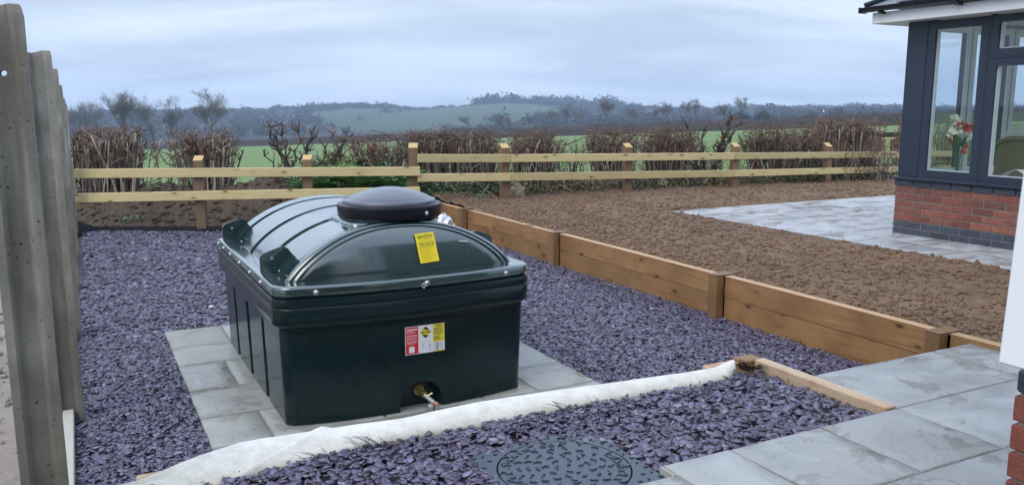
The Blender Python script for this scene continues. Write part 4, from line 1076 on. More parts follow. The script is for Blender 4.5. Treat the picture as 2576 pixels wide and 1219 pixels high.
# tangent of the bowed front
dy = (front_y(sa+.05, hx=.714, hy=.927)-front_y(sa-.05, hx=.714, hy=.927))/.1
st = oriented(tk, 'warning_sticker', (sa, sy-0.004, sz_), (dy, -1, 0), (0, 0, 1)); st['label'] = 'red, white and yellow instruction sticker on the tank body'
flat(st, 'sheet', -0.117, 0.117, -0.079, 0.079, 0, M_wht, 0.001)
flat(st, 'red_panel', -0.114, -0.041, -0.076, 0.076, 0.0012, M_red); flat(st, 'yellow_panel', 0.047, 0.1165, -0.025, 0.0785, 0.0012, M_yel2); flat(st, 'yellow_border', 0.047, 0.1165, -0.0785, -0.073, 0.0012, M_yel2)
flat(st, 'white_box', -0.096, -0.064, -0.068, -0.036, 0.0019, M_wht)
mb = MB(); rr_ = random.Random(2)
for y, n_ in ((0.062, 2), (0.048, 2), (0.030, 3), (0.010, 2), (-0.006, 2), (-0.018, 1)):
    for k in range(n_): mb.box(-0.109, -0.109+rr_.uniform(.048, .064), y-0.0055*k, y-0.0055*k+(0.0035 if y > .06 else 0.0018), 0.0019, 0.0022)
mb.box(-0.095, -0.066, -0.034, -0.032, 0.0019, 0.0022); stuff(part('small_print', mb, M_wht, st))
mb = MB()
for y, n_ in ((0.053, 4), (0.030, 3), (0.008, 5)):
    for k in range(n_): mb.box(0.051, 0.051+rr_.uniform(.035, .060), y-0.0052*k, y-0.0052*k+0.0018, 0.0019, 0.0022)
mb.box(0.060, 0.104, 0.069, 0.072, 0.0019, 0.0022); mb.box(0.072, 0.094, 0.063, 0.066, 0.0019, 0.0022); stuff(part('small_print', mb, M_ink, st))
mb = MB()
for k in range(10): mb.box(0.049, 0.112, -0.030-0.0042*k, -0.030-0.0042*k+0.0007, 0.0014, 0.0017)
mb.box(0.066, 0.0665, -0.071, -0.028, 0.0014, 0.0017); mb.box(0.076, 0.0765, -0.071, -0.028, 0.0014, 0.0017); mb.box(0.0665, 0.076, -0.071, -0.028, 0.00125, 0.0014)
for x, y, l_ in ((-0.03, -0.022, .03), (-0.03, -0.050, .03), (-0.036, -0.072, .024), (0.02, -0.05, .018), (0.02, -0.055, .018), (0.02, -0.060, .02), (0.02, -0.066, .012)): mb.box(x, x+l_, y, y+0.0014, 0.0012, 0.0016)
stuff(part('table_and_marks', mb, M_grey, st))
mb = MB(); mb.add([(-0.000-0.035+0.003, 0.038, .0014), (0.003, 0.003, .0014), (0.038, 0.038, .0014), (0.003, 0.073, .0014)], [(0, 1, 2, 3)]); part('diamond', mb, M_yel2, st)
mb = MB()
wv = [(-0.018+0.042*i/8, 0.0535+0.0035*math.sin(i/8*6.0)) for i in range(9)]
mb.add([(0.003, 0.070, .0018)]+[(x, y, .0018) for x, y in wv], [tuple([0]+list(range(1, 10)))])
wv = [(-0.018+0.042*i/8, 0.0225+0.0035*math.sin(i/8*6.0)) for i in range(9)]
mb.add([(0.003, 0.006, .0018)]+[(x, y, .0018) for x, y in wv[::-1]], [tuple([0]+list(range(1, 10)))]); stuff(part('diamond_black', mb, M_ink, st))
word(st, 'OIL CARE', 0.003, 0.038, 0.0125, M_ink, 0.0021, 0.0004); word(st, 'FPS', -0.014, -0.036, 0.010, M_grey, 0.0018, 0.0003); word(st, 'NSA', 0.020, -0.015, 0.006, M_grey, 0.0018)
mb = MB(); mb.add([(0.018, -0.044, .0018), (0.034, -0.044, .0018), (0.026, -0.026, .0018)], [(0, 1, 2)]); part('triangle_mark', mb, M_grey, st)
# tiny white dribble on the panel
mb = MB(); pz = 0.93
mb.tube([(1.925, panel_b(1.925, pz+.01)-0.005, pz+.008), (1.95, panel_b(1.95, pz)-0.006, pz+0.004), (1.975, panel_b(1.975, pz)-0.006, pz+0.002), (1.985, panel_b(1.98, pz)-0.005, pz+0.002)], [0.0015, 0.003, 0.0035, 0.002], 6); part('white_dribble', mb, M_tie, tk, True)

# crumpled foil behind the tank
mb = MB()
def foil(u, v):
    t = 2*math.pi*u; p = math.pi*v; r = 1+0.35*nz(math.cos(t)*2, math.sin(t)*2, v*5, 1.0, 3); return (0.13*r*math.cos(t)*math.sin(p), 0.13*r*math.sin(t)*math.sin(p), 0.14-0.16*r*math.cos(p))
mb.grid(foil, 16, 10); o = part('foil_bag', mb, M_foil, None); p = ray(1117, 545, 10.6); o.location = (p.x, p.y, 0.05); tag(o, 'crumpled silver foil bag between the tank and the sleeper wall', 'bag')

# ================================================================== POST AND RAIL FENCES
def rf_pt(k): D = 12.2*(1+.0755*k); return ((-18+326.7*k)/2075*12.2*1.0/1.0, D)   # X, Y of the right fence at bay k
def rail_fence(name, label, posts, rails, cam_side=-1):
    fx = thing(name, label, 'fence'); return fx
FR = gthing  # (unused alias keeps names short)
def fence_post(parent, X, Y, z0, z1, rz, wd=0.125, dp=0.10):
    mb = MB(); h = z1-z0+0.3
    v = [(-wd/2, -dp/2), (wd/2, -dp/2), (wd/2, dp/2), (-wd/2, dp/2)]
    zt = (z1-0.05, z1-0.05, z1+0.012, z1+0.012)
    V = [(x, y, z0-0.3) for x, y in v]+[(x, y, t) for (x, y), t in zip(v, zt)]
    mb.add(V, [(3, 2, 1, 0), (0, 1, 5, 4), (1, 2, 6, 5), (2, 3, 7, 6), (3, 0, 4, 7)], 0); mb.add([V[4], V[5], V[6], V[7]], [(0, 1, 2, 3)], 1)
    me = mb.mesh('post', [M_railpost, M_posttop]); o = put('post', me, parent, (X, Y, 0), (R(random.uniform(-.8, .8)), R(random.uniform(-.8, .8)), rz)); return o
def rail(parent, P, Q, h=0.115, th=0.04):
    P, Q = Vector(P), Vector(Q); d = Q-P; L = d.length; me = bevbox(-L/2, L/2, -th/2, th/2, -h/2, h/2, 0.005, M_rail, 'rail')
    o = put('rail', me, parent, (P+Q)/2, (0, -math.asin(d.z/L), math.atan2(d.y, d.x))); return o
# right run: posts by bay, rails surveyed along it
def Ypt(x, D): return ((x-1288)/2075*D, D)
kx = {0: 1270, 1: 1575, 2: 1840, 3: 2072, 4: 2277}
def Dk(k): return 12.2*(1+.0755*k)
fr_ = thing('rail_fence', 'two-rail pale timber fence along the tilled soil, stepping down at its left end post', 'fence')
rot_r = math.atan2(Dk(3)-Dk(0), (2072-1288)/2075*Dk(3)-(1270-1288)/2075*Dk(0))
ptop = {0: 363, 1: 362, 2: 361, 3: 361, 4: 361}; 
for k in range(5):
    D = Dk(k); X = (kx[k]-1288)/2075*D; z1 = ray(kx[k], ptop[k], D).z; fence_post(fr_, X, D+0.02, 0.38, z1, rot_r)
def rpt(x, y, D): p = ray(x, y, D); return p
DL = 11.63     # depth at the corner post
U = [(1050, 398, DL-0.07), (1284, 398, Dk(0.02)-0.09), (1847, 392.5, Dk(2.02)-0.09), (2277, 388, Dk(4.02)-0.09), (2600, 384.5, Dk(6.1)-0.09)]
Lw = [(1050, 447, DL-0.07), (1284, 445, Dk(0.02)-0.09), (1847, 436, Dk(2.02)-0.09), (2277, 425, Dk(4.02)-0.09), (2600, 418, Dk(6.1)-0.09)]
for S in (U, Lw):
    for i in range(4): rail(fr_, rpt(*S[i])+Vector((0.004, 0, 0)), rpt(*S[i+1])-Vector((0.004, 0, 0)), 0.115 if i < 2 else 0.11)
fl_ = thing('rail_fence', 'two-rail pale timber fence in front of the dug bank, left of the step', 'fence')
for x, D, yb, yt in ((1043, DL, 520, 362), (778, 11.55, 560, 392), (510, 11.48, 570, 394)):
    fence_post(fl_, (x-1288)/2075*D, D+0.02, 0.0, ray(x, yt, D).z, R(2))
for ya, yb in ((431, 472),):
    pass
Ul = [(190, 437, 11.32), (1057, 430, DL-0.07)]; Ll = [(190, 498.5, 11.32), (1057, 482, DL-0.07)]
Ul[1] = (1057, 430.5, DL-0.105); Ll[1] = (1057, 481, DL-0.105)
Ul[0] = (188, 436.5, 11.34); Ll[0] = (188, 498, 11.34)
rail(fl_, rpt(*Ul[0]), rpt(*Ul[1]), 0.125); rail(fl_, rpt(*Ll[0]), rpt(*Ll[1]), 0.125)

# ================================================================== PRUNED HEDGE
def stem_path(g, p, L, lean, wob, n=6):
    pts = [Vector(p)]; d = Vector((lean[0], lean[1], 1)).normalized()
    for i in range(n): d = (d+Vector((g.gauss(0, wob), g.gauss(0, wob), 0))).normalized(); pts.append(pts[-1]+d*L/n)
    return pts
def hedge_clump(name, label, xl, xr, ytop, D, z0, n, seed, thick=(0.008, 0.02), wob=0.10, mats=None, fan=0.25, heads=4, knob=1.0, depth=0.45, cross=0.05):
    g = random.Random(seed); mb = MB(); xc = (xl+xr)/2; X = (xc-1288)/2075*D; Wd = (xr-xl)/2075*D; top = ray(xc, ytop, D).z; H_ = top-z0
    for k in range(n):
        u = g.uniform(-.5, .5); base = (u*Wd*(1-fan), g.uniform(-.5, .5)*depth, -0.08); L = H_*g.uniform(0.72, 1.0)
        if g.random() < 0.15: L *= g.uniform(0.45, 0.8)
        ln = (u*fan*Wd/H_*1.2+g.gauss(0, .05), g.gauss(0, .06)); r0 = g.uniform(*thick); m_ = g.choice((0, 0, 1, 3) if not mats else mats)
        pts = stem_path(g, base, L, ln, wob*0.55); nn = len(pts); rad = [r0*(1-0.35*i/(nn-1)) for i in range(nn)]
        mb.tube(pts, rad, 5, m_)
        # knuckled, chopped heads
        hm_ = 2 if g.random() < 0.72 else m_
        for h_ in range(g.randint(max(1, heads-1), heads+4)):
            s0 = pts[-1-(h_ % 3)//1 if h_ % 3 < 2 else -2]; dd = Vector((g.gauss(0, .8), g.gauss(0, .6), g.uniform(0.2, 1.2))).normalized()
            q = s0+dd*g.uniform(.03, .09)*knob; q2 = q+Vector((g.gauss(0, .5), g.gauss(0, .5), g.uniform(0.1, 1))).normalized()*g.uniform(.02, .10)*knob
            mb.tube([s0, q, q2], [rad[-1]*0.85, rad[-1]*0.6, rad[-1]*0.3], 3 if n > 60 else 4, hm_)
        if g.random() < 0.6:
            s0 = pts[g.randint(2, nn-2)]; dd = Vector((g.gauss(0, 1), g.gauss(0, .6), g.uniform(0.0, .9))).normalized(); q = s0+dd*g.uniform(.1, .3)*H_
            mb.tube([s0, s0.lerp(q, .5)+Vector((0, 0, .03)), q], [r0*0.6, r0*.5, r0*.3], 4, m_)
    for k in range(n*3):
        u = g.uniform(-.52, .52); s0 = Vector((u*Wd, g.uniform(-.5, .5)*depth, H_*g.uniform(.52, .96))); d = Vector((g.gauss(0, .9), g.gauss(0, .6), g.uniform(-.3, 1.2))).normalized(); L = g.uniform(.06, .20)
        mb.tube([s0, s0+d*L*.5+Vector((g.gauss(0, .01), 0, g.gauss(0, .01))), s0+d*L], [.0045, .0035, .002], 3, g.choice((1, 2, 2, 0)), cap=False)
    for k in range(int(n*cross)+1):
        s0 = Vector((g.uniform(-.5, .5)*Wd, g.uniform(-.3, .3)*depth, g.uniform(.25, .9)*H_)); d = Vector((g.choice((-1, 1)), g.gauss(0, .2), g.uniform(-.3, .5))).normalized()
        pts = [s0]
        for i in range(5): d = (d+Vector((g.gauss(0, .3), g.gauss(0, .2), g.gauss(0, .3)))).normalized(); pts.append(pts[-1]+d*g.uniform(.06, .13))
        mb.tube(pts, [.010, .009, .008, .007, .006, .004], 4, g.choice((0, 1, 1)))
    o = part(name, mb, [M_bark, M_barkdark, M_barkred, M_barkpale], None, True); o.location = (X, D, z0); tag(o, label, 'hedge', 'hard pruned hedge clumps behind the fence'); return o
def DR(x):     # depth of the hedge line behind the right fence
    k = (x-1270)/290.0; return Dk(max(-.7, k*1.02))+0.85
hc = hedge_clump
hc('pruned_hedge', 'thick pale pruned hedge clump behind the left fence, next to the concrete posts', 205, 372, 312, 12.9, 0.10, 170, 1, (0.009, 0.022), 0.10, (0, 0, 3, 3, 1), 0.12, 4, 1.2)
hc('pruned_hedge', 'upright pale pruned hedge clump behind the lone post of the left fence', 462, 598, 318, 13.0, 0.30, 100, 2, (0.010, 0.024), 0.09, (0, 0, 3, 1), 0.30, 4, 1.3)
hc('pruned_hedge', 'open twisted hedge clump left of the fence corner above the ferns', 858, 1035, 335, 12.9, 0.35, 75, 4, (0.008, 0.022), 0.24, (0, 1, 3), 0.2, 4, 1.4, cross=0.4)
hc('pruned_hedge', 'dense brown pruned hedge block just right of the fence corner post', 1036, 1246, 326, 13.0, 0.36, 320, 5, (0.006, 0.014), 0.12, (0, 0, 1, 1, 3), 0.05, 5, 1.0)
hc('pruned_hedge', 'brown pruned hedge clump in the first full fence bay', 1288, 1392, 326, DR(1340), 0.38, 150, 6, (0.006, 0.015), 0.15, (0, 1, 3), 0.3, 5, 1.0)
hc('pruned_hedge', 'sparse few-stemmed hedge remnant in the middle of a fence bay', 1405, 1462, 345, DR(1440), 0.38, 9, 7, (0.006, 0.014), 0.25, (1, 1, 0), 0.3, 3, 1.0)
hc('pruned_hedge', 'stocky brown pruned hedge clump behind the fence post in mid picture', 1480, 1590, 322, DR(1535), 0.38, 160, 8, (0.006, 0.016), 0.13, (0, 0, 1, 3), 0.3, 5, 1.1)
hc('pruned_hedge', 'red tipped pruned hedge clump left of the twisted dark stump', 1618, 1735, 318, DR(1680), 0.38, 170, 9, (0.006, 0.015), 0.16, (0, 0, 1), 0.25, 6, 1.1)
hc('pruned_hedge', 'loose dark hedge clump right of the twisted dark stump', 1870, 1968, 312, DR(1920), 0.38, 95, 10, (0.007, 0.018), 0.20, (0, 1, 1), 0.35, 5, 1.3)
hc('pruned_hedge', 'low thin hedge clump between two taller ones at the right', 1965, 2045, 312, DR(2000), 0.38, 90, 11, (0.005, 0.014), 0.18, (1, 0, 1), 0.1, 5, 1.1)
hc('pruned_hedge', 'tall thick pruned hedge clump behind the last visible fence posts', 2035, 2182, 296, DR(2110), 0.38, 200, 12, (0.008, 0.020), 0.13, (0, 0, 3, 1), 0.15, 5, 1.3)
hc('pruned_hedge', 'dark twisted hedge end beside the garden room corner', 2250, 2300, 296, DR(2270), 0.40, 22, 13, (0.008, 0.020), 0.25, (1, 1, 0), 0.2, 5, 1.4)
hc('pruned_hedge', 'pruned hedge clump seen through the garden room glass', 2330, 2480, 300, DR(2400), 0.40, 110, 23, (0.008, 0.018), 0.16, (0, 1, 3), 0.1, 5, 1.2)
hc('pruned_hedge', 'farther pruned hedge clump seen through the opening casement', 2490, 2680, 300, DR(2580), 0.40, 110, 24, (0.008, 0.018), 0.16, (0, 1, 3), 0.1, 5, 1.2)
hc('pruned_hedge', 'thin dark sprouting stems in the gap of the left hedge', 392, 452, 345, 13.1, 0.28, 12, 14, (0.004, 0.009), 0.12, (1, 1, 0), 0.7, 2, 1.0)
hc('pruned_hedge', 'knee-high brushwood filling the hedge line between the fence corner and mid picture', 1250, 1480, 350, DR(1400)+0.25, 0.30, 90, 15, (0.004, 0.009), 0.25, (1, 0, 3), 0.05, 2, 0.8)
hc('pruned_hedge', 'knee-high brushwood filling the hedge line at the right', 1590, 2240, 350, DR(1900)+0.15, 0.30, 260, 16, (0.004, 0.009), 0.25, (1, 0, 3), 0.05, 2, 0.8)
# twisted laid stumps
def stump(label, x, D, z0, H_, limbs, seed, mat_i=1):
    g = random.Random(seed); mb = MB()
    for (bx, tx, tz, r0, wob) in limbs:
        pts = []; n = 9
        for i in range(n+1):
            t = i/n; pts.append(Vector((bx+(tx-bx)*t**1.3+g.gauss(0, wob)*t*(1-t)*3, g.gauss(0, wob), -0.1+(tz+0.1)*t)))
        r0 *= 0.72; rad = [r0*(1-.6*i/n) for i in range(n+1)]; mb.tube(pts, rad, 7, mat_i)
        for k in range(16):
            s0 = pts[g.randint(3, n)]; dd = Vector((g.gauss(0, .8), g.gauss(0, .5), g.uniform(0.1, 1.2))).normalized(); q = s0+dd*g.uniform(.06, .16); q2 = q+Vector((g.gauss(0, .6), g.gauss(0, .5), g.uniform(.2, 1))).normalized()*g.uniform(.05, .14)
            mb.tube([s0, q, q2], [r0*.45, r0*.35, r0*.15], 5, g.choice((mat_i, mat_i, 2)))
    o = part('hedge_stump', mb, [M_bark, M_barkdark, M_barkred, M_barkpale], None, True); o.location = ((x-1288)/2075*D, D, z0); return tag(o, label, 'hedge stump')
stump('gnarled dark hedge stump with long sideways branches left of the ferns', 745, 12.8, 0.12, 1.2, [(0, -.30, 1.28, .045, .09), (.02, -.22, 1.05, .05, .10), (.05, .10, 1.20, .04, .10), (.05, .28, 1.05, .045, .10), (.05, .60, 1.12, .035, .09), (.0, .50, .80, .04, .08), (-.03, -.40, .85, .03, .08), (.08, .95, 1.20, .028, .07), (.3, .85, 1.18, .02, .06), (0, -.1, .7, .04, .1), (.1, .35, 1.24, .03, .1), (.2, .7, .95, .03, .09), (-.05, -.15, 1.3, .03, .08), (.1, .2, .9, .035, .1)], 3)
stump('twisted dark hedge stump with thick limbs reaching up to the right', 1770, DR(1770)-0.1, 0.38, 1.0, [(0, -.35, .95, .05, .05), (0, -.42, .45, .055, .07), (.02, .42, 1.12, .06, .05), (.04, .48, .98, .05, .05), (.05, .30, .62, .05, .06), (.0, -.05, .9, .045, .06), (.03, .25, .85, .045, .05), (0, -.15, .55, .05, .06)], 6)

# leafy growth
def leaves(mb, g, c, s, n, size, mi=0, flat=0.6, droop=0.3):
    for k in range(n):
        d = Vector((g.gauss(0, 1), g.gauss(0, 1), g.gauss(0, 1))).normalized()*(g.random()**0.4); p = Vector(c)+Vector((d.x*s[0], d.y*s[1], abs(d.z)*s[2]))
        u = Vector((g.gauss(0, 1), g.gauss(0, 1), g.gauss(0, .5))).normalized()*size*g.uniform(.5, 1.2); v = Vector((g.gauss(0, 1), g.gauss(0, 1), g.gauss(0, 1))).normalized().cross(u).normalized()*size*.38
        mb.add([tuple(p-u), tuple(p+v), tuple(p+u), tuple(p-v)], [(0, 1, 2, 3)], mi)
def fern(label, x, D, z0, s_, seed, nf=11):
    g = random.Random(seed); mb = MB()
    for f in range(nf):
        az = g.uniform(0, 6.28); d = Vector((math.cos(az), math.sin(az)*0.7, 0)); L = s_*g.uniform(.6, 1.0); lift = g.uniform(.5, 1.3); m = 13; prev = None
        for i in range(m+1):
            t = i/m; p = d*(L*t*0.8)+Vector((0, 0, L*(lift*1.25*t-0.75*lift*t*t))); 
            if prev is not None:
                w_ = 0.24*L*math.sin(math.pi*min(1, t*0.92+0.10))**0.8*(1-t*.45); side = Vector((-d.y, d.x, 0)).normalized(); fw = (p-prev)
                for sg in (-1, 1):
                    tip = p+side*sg*w_+fw*0.6+Vector((0, 0, -w_*.25)); mb.add([tuple(prev), tuple(prev+fw*.85), tuple(tip)], [(0, 1, 2)])
            prev = p
    o = part('fern', mb, M_fern, None); o.location = ((x-1288)/2075*D, D, z0); return tag(o, label, 'fern', 'ferns at the foot of the hedge')
g_ = random.Random(77)
fl = [(800, .30, .55, 'fern right of the gnarled stump, lowest of the fern bank'), (835, .38, .62, 'bright fern under the long sideways branch of the gnarled stump'), (868, .42, .66, 'tallest bright fern left of centre in the fern bank'), (905, .36, .60, 'fern in the middle of the fern bank behind the left fence'), (940, .34, .55, 'fern right of centre in the fern bank'), (975, .36, .60, 'fern two places left of the fence corner post'), (1010, .32, .55, 'fern right beside the fence corner post'), (785, .12, .5, 'low fern hugging the foot of the gnarled stump'), (925, .12, .6, 'fern drooping behind the lower rail in mid fern bank'), (990, .12, .55, 'fern drooping behind the lower rail near the corner post'), (860, .12, .6, 'fern drooping behind the lower rail below the tallest fern')]
for i, (x, z_, s_, lb) in enumerate(fl): fern(lb, x, 12.35+0.25*(i % 3), z_+0.08, s_*1.25, i, 26)
def undergrowth(label, xs, D0, z0, h, n, seed, mats, size=0.035, wdt=0.35, tw=60):
    g = random.Random(seed); mb = MB()
    for k in range(n):
        x = g.uniform(*xs); D = D0(x)+g.gauss(0, wdt*.5); X = (x-1288)/2075*D; hh = h*(0.55+0.9*max(0, nz(X*1.7, seed, 0, 1.0, 2)+.35))
        leaves(mb, g, (X, D, z0), (.10, .10, hh*g.random()), 7, size, g.choice(mats))
    for k in range(tw):
        x = g.uniform(*xs); D = D0(x)+g.gauss(0, wdt*.5); X = (x-1288)/2075*D; p = Vector((X, D, z0)); d = Vector((g.gauss(0, .7), g.gauss(0, .3), g.uniform(.3, 1))).normalized(); L = g.uniform(.15, .5)
        mb.tube([p, p+d*L*.5+Vector((0, 0, .05)), p+d*L+Vector((g.gauss(0, .1), 0, -.05*g.random()))], [.006, .005, .003], 3, g.choice((1, 1, 3)))
    o = part('undergrowth', mb, [M_ivy, M_dry, M_weed, M_barkpale], None); stuff(o); return tag(o, label, 'undergrowth')
undergrowth('dark ivy and weeds at the foot of the dense hedge right of the corner post', (1060, 1270), lambda x: 12.75, 0.32, 0.50, 1500, 1, (0, 0, 0, 0, 2), 0.035)
undergrowth('dark green ivy and dead stems along the foot of the hedge behind the right fence', (1250, 2700), lambda x: DR(x)-0.25, 0.40, 0.26, 3300, 2, (0, 0, 0, 1, 1), 0.030, 0.4, 500)
undergrowth('ivy thickening at the right end of the hedge by the garden room', (1980, 2700), lambda x: DR(x)-0.15, 0.42, 0.50, 2600, 3, (0, 0, 0, 2, 1), 0.035, 0.4, 120)
undergrowth('grass and weeds growing at the back of the dug bank', (380, 720), lambda x: 13.1, 0.30, 0.16, 380, 4, (2, 0, 1), 0.03, 0.4, 60)
undergrowth('ivy and dead stalks at the foot of the leftmost hedge clump', (190, 400), lambda x: 12.8, 0.02, 0.40, 420, 5, (0, 1, 1), 0.03, 0.4, 160)
for x, D, lb, sd_ in ((318, 11.95, 'small green weed on the dug bank left of the lone post', 5), (352, 12.0, 'second small green weed on the bank, right of its twin', 6), (608, 11.85, 'green weed sprouting on the bank just above the tank lug', 7), (395, 12.6, 'leafy weed at the top of the dug bank', 8), (1210, 12.0, 'weed tuft at the edge of the soil near the corner post', 9)):
    g = random.Random(sd_); mb = MB(); leaves(mb, g, (0, 0, 0.0), (.11, .08, .09), 34, .028); o = part('weed', mb, M_weed, None); X = (x-1288)/2075*D; o.location = (X, D, (bankz(X, D) if X < -.5 else .38)+.01); tag(o, lb, 'weed')
# stones, membrane lips
def rock(name, p, s_, mat, label, seed):
    bm = bmesh.new(); bmesh.ops.create_icosphere(bm, subdivisions=3, radius=1.0)
    for v in bm.verts: v.co = v.co*(1+0.45*nz(v.co.x+seed, v.co.y, v.co.z, 1.1, 3)); v.co = Vector((v.co.x*s_[0], v.co.y*s_[1], v.co.z*s_[2]))
    me = bpy.data.meshes.new(name); bm.to_mesh(me); bm.free(); me.materials.append(mat); o = put(name, me, None, p, (0, 0, seed)); return tag(o, label, 'stone')
q = ray(1301, 478, 12.45); rock('stone', (q.x, q.y, 0.45), (.11, .07, .13), M_stone, 'pointed tan stone leaning beside the fence post right of the corner', 3)
q = ray(1668, 458, 14.0); rock('stone', (q.x, q.y, 0.42), (.08, .06, .09), M_stone, 'small tan stone at the foot of the hedge in mid picture', 5)
mb = MB(); mb.grid(lambda u, v: (-6.6+5.2*u, 11.42+0.10*v+0.03*nz(u*30, 0, 0), 0.012+0.05*math.sin(v*1.6)+0.02*abs(nz(u*24, 1, 0))), 120, 5)
o = part('weed_membrane', mb, M_membrane, None, True); tag(o, 'black weed membrane lip showing between the slate and the dug bank', 'membrane')
mb = MB(); mb.grid(lambda u, v: (-6.35+0.55*u, 11.0+0.5*v, 0.03+0.12*math.sin(u*3.1)*v+0.02*nz(u*6, v*6, 0)), 16, 10)
o = part('weed_membrane', mb, M_membrane, None, True); tag(o, 'rucked black membrane corner on the slate beside the concrete posts', 'membrane')

# low timber stack in the field
q = ray(2215, 350, 24); ts = thing('timber_stack', 'low dark timber stack on pale bearers in the field beside the garden room', 'timber stack', (q.x, q.y, fieldz(q.x, q.y)), 0.05)
h0 = q.z-fieldz(q.x, q.y)
for dx in (-0.55, 0.0, 0.45): put('bearer', bevbox(dx-.06, dx+.06, -.2, .2, 0, h0, .01, M_railpost, 'bearer'), ts)
put('beam', bevbox(-.8, .9, -.2, .2, h0, h0+.06, .01, M_rail, 'beam'), ts)
for i in range(3): put('plank', bevbox(-.15+.03*i, 1.1, -.2, .2, h0+.07+.045*i, h0+.11+.045*i, .006, M_darkwood, 'plank'), ts)

# ================================================================== GARDEN ROOM
gr = gthing('garden_room', 'anthracite framed conservatory on a red brick dwarf wall with white fascia', 'conservatory')
A0, B1_, A1, B0_ = 8.0, 6.20, 10.9, 3.0
mb = MB(); mb.box(A0+.008, A0+.10, B0_, B1_-.006, .2, .93); mb.box(A0+.10, A1, B1_-.10, B1_-.008, .2, .93); mb.box(A1-.1, A1, B0_, B1_-.101, .2, .93); mb.box(A0+.1, A1-.1, B0_, B0_+.1, .2, .93)
wall = part('wall', mb, M_bmortar, gr)
mb = MB(); mb.box(A0+.11, A1-.11, B0_+.11, B1_-.11, .3, .36); part('floor', mb, M_cream, gr)
bl, bh, bw, mj = 0.218, 0.066, 0.10, 0.0095
def brick_mesh(l, h, mat): 
    me = bevbox(-bw/2, bw/2, -l/2, l/2, -h/2, h/2, .004, mat, 'brick'); return me
BR, BBl, BRh, BBh = brick_mesh(bl, bh, M_brick), brick_mesh(bl, bh, M_blueb), brick_mesh(bl/2-.004, bh, M_brick), brick_mesh(bl/2-.004, bh, M_blueb)
z = PZ-0.004; g_ = random.Random(8)
for c in range(7):
    blue = c < 2; zz = z+bh/2+c*(bh+mj); off = (bl+mj)/2 if c % 2 else 0
    y = B1_-(bl/2-.004) if c % 2 else B1_
    yy = B1_; first = True
    while yy > B0_+.1:
        l = (bl/2-.004) if (first and c % 2) else bl
        o = put('brick', (BBh if blue else BRh) if l < bl*.8 else (BBl if blue else BR), wall, (A0+bw/2+g_.uniform(-.002, .002), yy-l/2, zz), (0, 0, g_.uniform(-.004, .004))); yy -= l+mj; first = False
    xx = A0+bw+mj if c % 2 else A0+bw+mj+.11
    if not c % 2: put('brick', BBh if blue else BRh, wall, (A0+bw+mj+.05, B1_-bw/2, zz), (0, 0, R(90)))
    while xx < A0+2.4:
        put('brick', BBl if blue else BR, wall, (xx+bl/2, B1_-bw/2+g_.uniform(-.002, .002), zz), (0, 0, R(90))); xx += bl+mj
zt = z+7*(bh+mj)
yy = B1_+.012
BC = bevbox(-.058, .058, -bl/2, bl/2, -.032, .032, .008, M_blueb, 'coping_brick', 2)
while yy > B0_+.1: put('coping_brick', BC, wall, (A0+.046, yy-bl/2, zt+.033)); yy -= bl+.008
xx = A0+.12
while xx < A1: put('coping_brick', BC, wall, (xx+bl/2, B1_-.046, zt+.033), (0, 0, R(90))); xx += bl+.008
ZS = zt+.070
put('sill', bevbox(A0-.045, A0+.12, B0_, B1_+.045, ZS, ZS+.028, .006, M_anth, 'sill'), gr)
put('sill', bevbox(A0+.123, A1, B1_-.12, B1_+.045, ZS, ZS+.028, .006, M_anth, 'sill'), gr)
ZF, ZT = ZS+.03, 2.60
def bx(name, x0, x1, y0, y1, z0, z1, mat=M_anth, bev=.005, parent=gr, **k): return put(name, bevbox(x0, x1, y0, y1, z0, z1, bev, mat, name), parent, **k)
bx('corner_post', A0+.01, A0+.10, 5.955, B1_-.005, ZF, ZT); bx('corner_post', A0+.102, A0+.24, B1_-.10, B1_-.007, ZF, ZT)
# window frames on the near face: fixed pane, casement under a fanlight, then fixed pane again
def frame(y0, y1, z0, z1, w_, x0=A0+.018, x1=A0+.085, name='window_frame', glass=True, parent=gr, inner=True):
    mb = MB(); mb.box(x0, x1, y0, y1, z0, z0+w_); mb.box(x0, x1, y0, y1, z1-w_, z1); mb.box(x0, x1, y0, y0+w_, z0+w_, z1-w_); mb.box(x0, x1, y1-w_, y1, z0+w_, z1-w_)
    o = part(name, mb, M_anth, parent)
    if inner:
        mb = MB(); x2 = x1+.012; ww = w_*.98; x1_ = x1+.001
        mb.box(x1_, x2, y0, y1, z0, z0+ww); mb.box(x1_, x2, y0, y1, z1-ww, z1); mb.box(x1_, x2, y0, y0+ww, z0+ww, z1-ww); mb.box(x1_, x2, y1-ww, y1, z0+ww, z1-ww); part('inner_trim', mb, M_upvc, o)
        # white glazing bead seen through the pane
        x3 = x0+.03; mb = MB(); e_ = .014; mb.box(x3, x1, y0+w_, y0+w_+e_, z0+w_, z1-w_); mb.box(x3, x1, y1-w_-e_, y1-w_, z0+w_, z1-w_); mb.box(x3, x1, y0+w_+e_, y1-w_-e_, z0+w_, z0+w_+e_*.7); part('glazing_bead', mb, M_upvc, o)
    if glass:
        mb = MB(); xm = x0+.02; mb.box(xm, xm+.004, y0+w_-.004, y1-w_+.004, z0+w_-.004, z1-w_+.004); part('pane', mb, M_glass, o)
    return o
frame(5.285, 5.953, ZF, ZT-.02, .085)
bx('mullion', A0+.014, A0+.10, 5.255, 5.283, ZF, ZT)
frame(4.50, 5.252, ZF+.0, 2.165, .07, A0+.005, A0+.085, 'casement'); frame(4.50, 5.252, 2.19, ZT-.02, .07, A0+.005, A0+.085, 'fanlight')
bx('transom', A0+.0, A0+.10, 4.50, 5.252, 2.166, 2.189)
